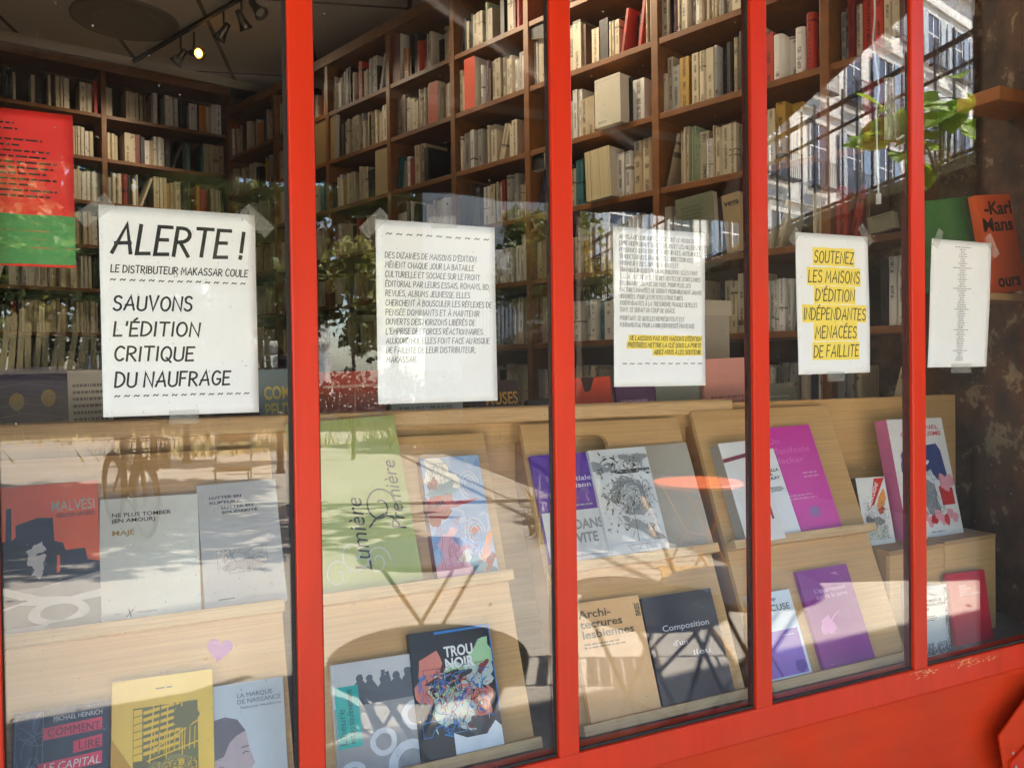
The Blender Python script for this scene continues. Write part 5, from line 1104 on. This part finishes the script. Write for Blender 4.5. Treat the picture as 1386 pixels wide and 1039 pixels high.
g = MB(); g.box((0, -.4, 0), (33.6, 0, 1.62)); g.build('wall', mat('dark_stone', (.06, .05, .035), rough=.95, var=.4, scale=3, bump=.6), gw); g = MB(); g.box((-.1, -.45, 1.621), (33.7, .05, 1.72)); g.build('coping', mat('coping_stone', (.16, .13, .09), rough=.9, var=.2, scale=5), gw)
g = MB(); g.box((-30, -60, 0), (3.6, -21.9, 1.6)); struct(g.build('ground', mat('garden_earth', (.07, .06, .03), rough=1, var=.3, scale=2)))
fe = empty('paling_fence', (-12, -21.7, 1.72), label='rustic fence of leaning wooden palings on the low garden wall', cat='fence'); r = random.Random(8)
PAL = mat('paling_wood', (.22, .175, .075), rough=.85, var=.3, scale=5, stretch=(4, 4, .6)); g = MB()
for k in range(86):
    x = k*.18; l = r.gauss(.10, .10); hh = r.uniform(1.15, 1.5); g.add([(x, 0, 0), (x+.13, 0, 0), (x+.13+l, -.03, hh), (x+l+.05, -.03, hh+.06), (x+l, -.03, hh), (x, .03, 0), (x+.13, .03, 0), (x+.13+l, 0, hh), (x+l+.05, 0, hh+.06), (x+l, 0, hh)], [(0, 1, 2, 3, 4), (9, 8, 7, 6, 5), (0, 4, 9, 5), (1, 6, 7, 2)])
g.build('palings', PAL, fe)
for z in (.35, .95):
    g = MB(); g.box((-.1, -.10, z), (15.6, -.045, z+.07)); g.build('rail', PAL, fe)
for i, (x, y, h, a, m, sd) in enumerate(((-9.5, -24.5, 7.2, 2.6, 0, 1), (-5.5, -25, 7.8, 2.6, 1, 2), (-2.4, -23.8, 6.5, 2.3, 0, 3), (.4, -24.8, 7.6, 2.5, 2, 4), (2.6, -23.6, 6.2, 2.0, 1, 5))):
    tree(Vector((x, y, 1.6)), h, (a, a*.9, a*1.05), .16, ['leafy tree at the far left above the paling fence', 'tall yellow green tree, second from the left behind the fence', 'low spreading tree in the middle behind the fence', 'dark green tree, second from the right behind the fence', 'pale green tree at the right end of the garden wall'][i], LF[m], 3400, .26, sd)
for i, x in enumerate((-10.5, -8.2, -6.0, -3.9, -1.8, .2, 2.0)):
    r = random.Random(40+i); b = empty('shrub', (x, -22.6, 1.6), label=['rounded shrub behind the left end of the fence', 'second shrub from the left behind the fence', 'third shrub from the left behind the fence', 'middle shrub behind the fence', 'third shrub from the right behind the fence', 'second shrub from the right behind the fence', 'shrub at the right end of the fence'][i], cat='shrub', group='shrubs behind the paling fence')
    g = MB(); leaves(g, (0, 0, 1.2), (1.25, .7, 1.15), 900, .17, r); g.build('foliage', LF[i % 3], b); g = MB()
    for k in range(5): g.tube([(0, 0, 0), (r.uniform(-.6, .6), r.uniform(-.3, .3), 1.2)], [.03, .012], 5)
    g.build('stem', BARK, b)
tree(Vector((3.38, -12.5, 0)), 3.9, (.75, .7, 1.0), .04, 'slender young street tree mirrored left of the second sheet', LF[1], 1500, .12, 21, 'street trees', 8)
tree(Vector((2.62, -13.2, 0)), 3.6, (.6, .6, .9), .04, 'small street tree mirrored against the first upright', LF[0], 1200, .12, 25, 'street trees', 7)
tree(Vector((7.75, -12.5, rw(-12.5)-.05)), 2.5, (1.0, 1.0, 1.0), .05, 'light green tree on the terrace mirrored just right of the second upright', LF[1], 2000, .13, 22, 'street trees', 9)
tree(Vector((7.6, -14.3, rw(-14.3)-.05)), 2.9, (1.0, 1.0, 1.15), .06, 'green tree on the terrace mirrored right of the second sheet', LF[0], 2000, .14, 23, 'street trees', 9)
for i, x in enumerate((3.9, 5.3, 6.6, 7.9, 9.2)):
    r = random.Random(140+i); b = empty('shrub', (x, -20.5, 0), label=['dark shrub beside the end of the garden wall', 'second dark shrub from the garden wall', 'middle shrub of the low dark row', 'fourth dark shrub from the garden wall', 'dark shrub farthest from the garden wall'][i], cat='shrub', group='low dark shrubs across the street')
    g = MB(); leaves(g, (0, 0, .85), (.85, .5, .8), 800, .12, r); g.build('foliage', LF[2 if i % 2 else 0], b); g = MB()
    for k in range(5): g.tube([(0, 0, 0), (r.uniform(-.5, .5), r.uniform(-.3, .3), .9)], [.03, .012], 5)
    g.build('stem', BARK, b)
for i, (x, y, h, a, m) in enumerate(((5.2, -31, 9.0, 2.8, 0), (9.4, -30, 10.5, 3.2, 1), (14.0, -29, 10.0, 3.2, 0), (18.5, -28, 10.5, 3.3, 0), (-14, -27, 9.5, 3.2, 2), (1.8, -30, 9.5, 2.6, 1), (-7.6, -30, 10, 3.0, 0), (-3.6, -31, 10, 3.0, 0))):
    tree(Vector((x, y, 0 if x > 3.6 else 1.6)), h, (a, a*.8, a*1.2), .2, ['big dark tree left of the white house', 'tall tree hiding half of the white house', 'dark tree between the white house and the apartment house', 'tall tree beside the apartment house', 'far left background tree', 'background tree behind the right end of the fence', 'dark background tree left of the middle of the fence', 'background tree behind the middle of the fence'][i], LF[m], 4600, .36, 60+i, 'tall background trees', 10)
tree(Vector((4.6, -6.9, 0)), 8.7, (3.4, 2.9, 2.0), .14, 'tall shade tree whose trunk is mirrored behind the second upright', LF[0], 8500, .24, 90, 'street trees', 12)
# sloping terrace wall with an iron railing, climbing towards the right
tw = empty('terrace_wall', (7.0, 0, 0), label='dark stone terrace wall sloping down away from the shop', cat='wall'); ys = [-1.8, -2.6, -3.6, -4.8, -6.0, -7.4, -9.0, -11.0, -13.5, -16.5]
g = MB()
for a, b in zip(ys, ys[1:]):
    g.add([(0, a, 0), (0, b, 0), (0, b, rw(b)-.1), (0, a, rw(a)-.1), (.5, a, 0), (.5, b, 0), (.5, b, rw(b)-.1), (.5, a, rw(a)-.1)], [(0, 3, 2, 1), (4, 5, 6, 7)])
g.build('wall', mat('terrace_stone', (.075, .055, .035), rough=.95, var=.45, scale=3.5, bump=.7), tw); g = MB()
for a, b in zip(ys, ys[1:]): g.add([(-.06, a, rw(a)-.1), (-.06, b, rw(b)-.1), (-.06, b, rw(b)), (-.06, a, rw(a)), (.55, a, rw(a)-.1), (.55, b, rw(b)-.1), (.55, b, rw(b)), (.55, a, rw(a))], [(0, 3, 2, 1), (3, 7, 6, 2), (4, 5, 6, 7), (0, 1, 5, 4)])
g.build('coping', mat('terrace_coping', (.24, .20, .14), rough=.9, var=.25, scale=4), tw)
rl = empty('iron_railing', (7.12, 0, 0), label='black iron railing along the sloping terrace wall', cat='railing')
g = MB(); H_ = 1.18
for dz in (H_, H_*.78, .10): g.tube([(0, y, rw(y)+dz) for y in ys], .030 if dz == H_ else .018, 6)
g.build('rail', BLACKM, rl); g = MB(); y = -1.85
while y > -16.4: g.tube([(0, y, rw(y)+.0), (0, y, rw(y)+H_*(1.0 if int(-y*100) % 5 else 1.12))], .014, 5); y -= .20
g.build('baluster', BLACKM, rl)
g = MB(); r = random.Random(77)
for k in range(2600):
    y = -r.uniform(2.7, 16); p = Vector((7.05+r.gauss(0, .14), y, rw(y)+r.uniform(-.25, .04))); a = Vector((r.gauss(-.2, .5), r.gauss(0, .5), r.uniform(.1, 1))).normalized(); s_ = r.uniform(.06, .22); b = a.orthogonal().normalized()*.008
    g.add([p-b, p+b, p+a*s_], [(0, 1, 2)])
DRY = mat('dry_grass', (.42, .33, .15), rough=.9, var=.35, scale=4)
tag(g.build('dry_weeds', DRY), 'dry weeds hanging over the edge of the terrace wall', 'weeds', kind='stuff')
g = MB(); r = random.Random(78)
for (cx, cy, n, sx, sy, hh) in ((5.9, -15, 900, .6, .9, .6), (1.6, -15.8, 800, .9, .6, .35), (10.6, -13.6, 700, 1.2, .5, .6), (4.0, -5.6, 420, .22, .3, .5), (3.55, -5.0, 300, .18, .2, .35), (2.2, -19.5, 260, 2.0, .5, .35), (-4, -20.6, 320, 4.5, .4, .3)):
    for k in range(n):
        p = Vector((r.gauss(cx, sx), r.gauss(cy, sy), 0)); a = Vector((r.gauss(0, .4), r.gauss(0, .4), 1)).normalized(); s_ = hh*r.uniform(.4, 1.1); b = Vector((r.gauss(0, 1), r.gauss(0, 1), 0)).normalized()*.012*(1+abs(cy)*.05)
        g.add([p-b, p+b, p+a*s_], [(0, 1, 2)])
tag(g.build('dry_grass', DRY), 'tufts of dry straw coloured grass growing at the edge of the pavement', 'grass', kind='stuff')

# big-leaved plant leaning over the top of the terrace wall, lit by the sun
FX = Vector((7.0, -4.0, rw(-4.0)-.02))
cr = empty('fig_shrub', FX, label='plant with large bright green leaves on the terrace wall, mirrored at the top right', cat='plant'); r = random.Random(12)
CL = leaf_mat('fig_leaf', (.25, .42, .03), .5); g = MB()
stems = []
for k in range(7):
    e = Vector((r.uniform(-.35, .0), r.uniform(-.35, .75), r.uniform(.15, .62))); g.tube([(0, e.y*.3, 0), e*.55+Vector((0, 0, .12)), e], [.018, .013, .008], 5); stems += [e, e*.7+Vector((0, 0, .10))]
LV = []
for k in range(44):
    s0 = Vector(r.choice(stems)); d = Vector((r.uniform(-1, .2), r.uniform(-.9, .9), r.uniform(-.5, .6))).normalized()*r.uniform(.10, .34); p = s0+d; g.tube([s0, (s0+p)/2+Vector((0, 0, .03)), p], .005, 4); LV.append((p, d))
g.build('stem', mat('fig_stem', (.12, .13, .06), rough=.7), cr)
for p, d in LV:
    n_ = Vector((r.uniform(-.8, .3), r.uniform(-.1, .9), r.uniform(.2, 1))).normalized(); a = (d.normalized()-n_*d.normalized().dot(n_)).normalized(); b = n_.cross(a); s_ = r.uniform(.17, .30); l = MB()
    out = [(0, 0), (.34, -.06), (.52, .22), (.46, .55), (.26, .82), (0, 1.08), (-.26, .82), (-.46, .55), (-.52, .22), (-.34, -.06)]
    vs = [p+b*x*s_+a*y*s_+n_*s_*(.10*abs(x)*2-.12*y*y) for x, y in out]; mid = [p+a*y*s_-n_*s_*.12*y*y for y in (0, .3, .65, 1.08)]
    l.add(vs+mid[1:3], [(0, 1, 2, 10), (10, 2, 3, 11), (11, 3, 4, 5), (0, 10, 8, 9), (10, 11, 7, 8), (11, 5, 6, 7)]); l.build('leaf', CL, cr)

# pale apartment house across the street on the right, and a white house far behind
def house(x, y, w, h, rz, label, wallm, floors, bays, fh, seed, balc=True, d=8):
    b = empty('apartment_house', (x, y, 0), rz, label=label, cat='building'); r = random.Random(seed)
    g = MB(); g.box((0, 0, 0), (w, d, h)); g.build('wall', wallm, b)
    g = MB(); g.box((-.2, -.35, h+.001), (w+.2, d+.2, h+.35)); g.build('cornice', MATS['stone_trim'], b)
    g = MB(); g.add([(-.1, -.1, h+.36), (w+.1, -.1, h+.36), (w+.1, d, h+.36), (-.1, d, h+.36), (.3, 1.2, h+2.6), (w-.3, 1.2, h+2.6), (w-.3, d-1.2, h+2.6), (.3, d-1.2, h+2.6)], [(0, 1, 5, 4), (1, 2, 6, 5), (2, 3, 7, 6), (3, 0, 4, 7), (4, 5, 6, 7)]); g.build('roof', mat('zinc_roof', (.16, .18, .20), rough=.5), b)
    dx = w/bays
    for f in range(floors):
        z0 = 1.0+f*fh if f else .6
        g = MB(); g.box((-.02, -.12, z0+fh-.75), (w+.02, -.002, z0+fh-.58)); g.build('string_course', MATS['stone_trim'], b)
        for k in range(bays):
            cx = dx*(k+.5); ww = .55; hh = fh*.66
            g = MB(); g.box((cx-ww-.10, -.06, z0-.05), (cx+ww+.10, -.002, z0)); g.box((cx-ww-.10, -.06, z0+hh), (cx+ww+.10, -.002, z0+hh+.12)); g.box((cx-ww-.10, -.05, z0+.001), (cx-ww, -.002, z0+hh-.001)); g.box((cx+ww, -.05, z0+.001), (cx+ww+.10, -.002, z0+hh-.001)); wo = g.build('window', MATS['stone_trim'], b)
            g = MB(); g.box((cx-ww+.001, -.018, z0+.002), (cx+ww-.001, -.003, z0+hh-.002)); g.build('pane', MATS['house_glass'], wo)
            g = MB(); g.box((cx-.03, -.035, z0+.003), (cx+.03, -.019, z0+hh-.003)); g.box((cx-ww+.002, -.034, z0+hh*.62), (cx-.031, -.019, z0+hh*.62+.05)); g.box((cx+.031, -.034, z0+hh*.62), (cx+ww-.002, -.019, z0+hh*.62+.05)); g.build('sash', MATS['house_white'], wo)
            if r.random() < .75:
                for s_ in (-1, 1):
                    xs = cx+s_*(ww+.12)+(-.5 if s_ < 0 else 0); g = MB(); g.box((xs, -.10, z0), (xs+.5, -.062, z0+hh)); g.build('shutter', MATS['shutter_'+r.choice('ab')], wo)
            if f and balc:
                g = MB(); g.box((cx-.75, -.42, z0-.12), (cx+.75, -.121, z0-.055)); 
                for q in range(13): g.tube([(cx-.72+.12*q, -.40, z0-.054), (cx-.72+.12*q, -.40, z0+.78)], .012, 4)
                g.tube([(cx-.74, -.40, z0+.80), (cx+.74, -.40, z0+.80)], .022, 5); g.build('balcony', BLACKM, b)
    return b
mat('stone_trim', (.55, .53, .49), rough=.8); mat('house_glass', (.03, .045, .07), rough=.15); mat('house_white', (.75, .75, .74), rough=.5); mat('shutter_a', (.16, .24, .36), rough=.6); mat('shutter_b', (.36, .40, .44), rough=.6)
HW = mat('house_render', (.66, .63, .58), rough=.9, var=.08, scale=2)
house(38, -24.2, 28, 18.5, Rd(165), 'pale rendered apartment house with tall shuttered windows and small iron balconies', HW, 5, 11, 3.4, 3)
house(9.5, -42, 12, 8.5, Rd(180), 'small white house seen far behind the street trees', mat('far_white', (.72, .72, .70), rough=.9), 2, 4, 3.2, 5, balc=False)
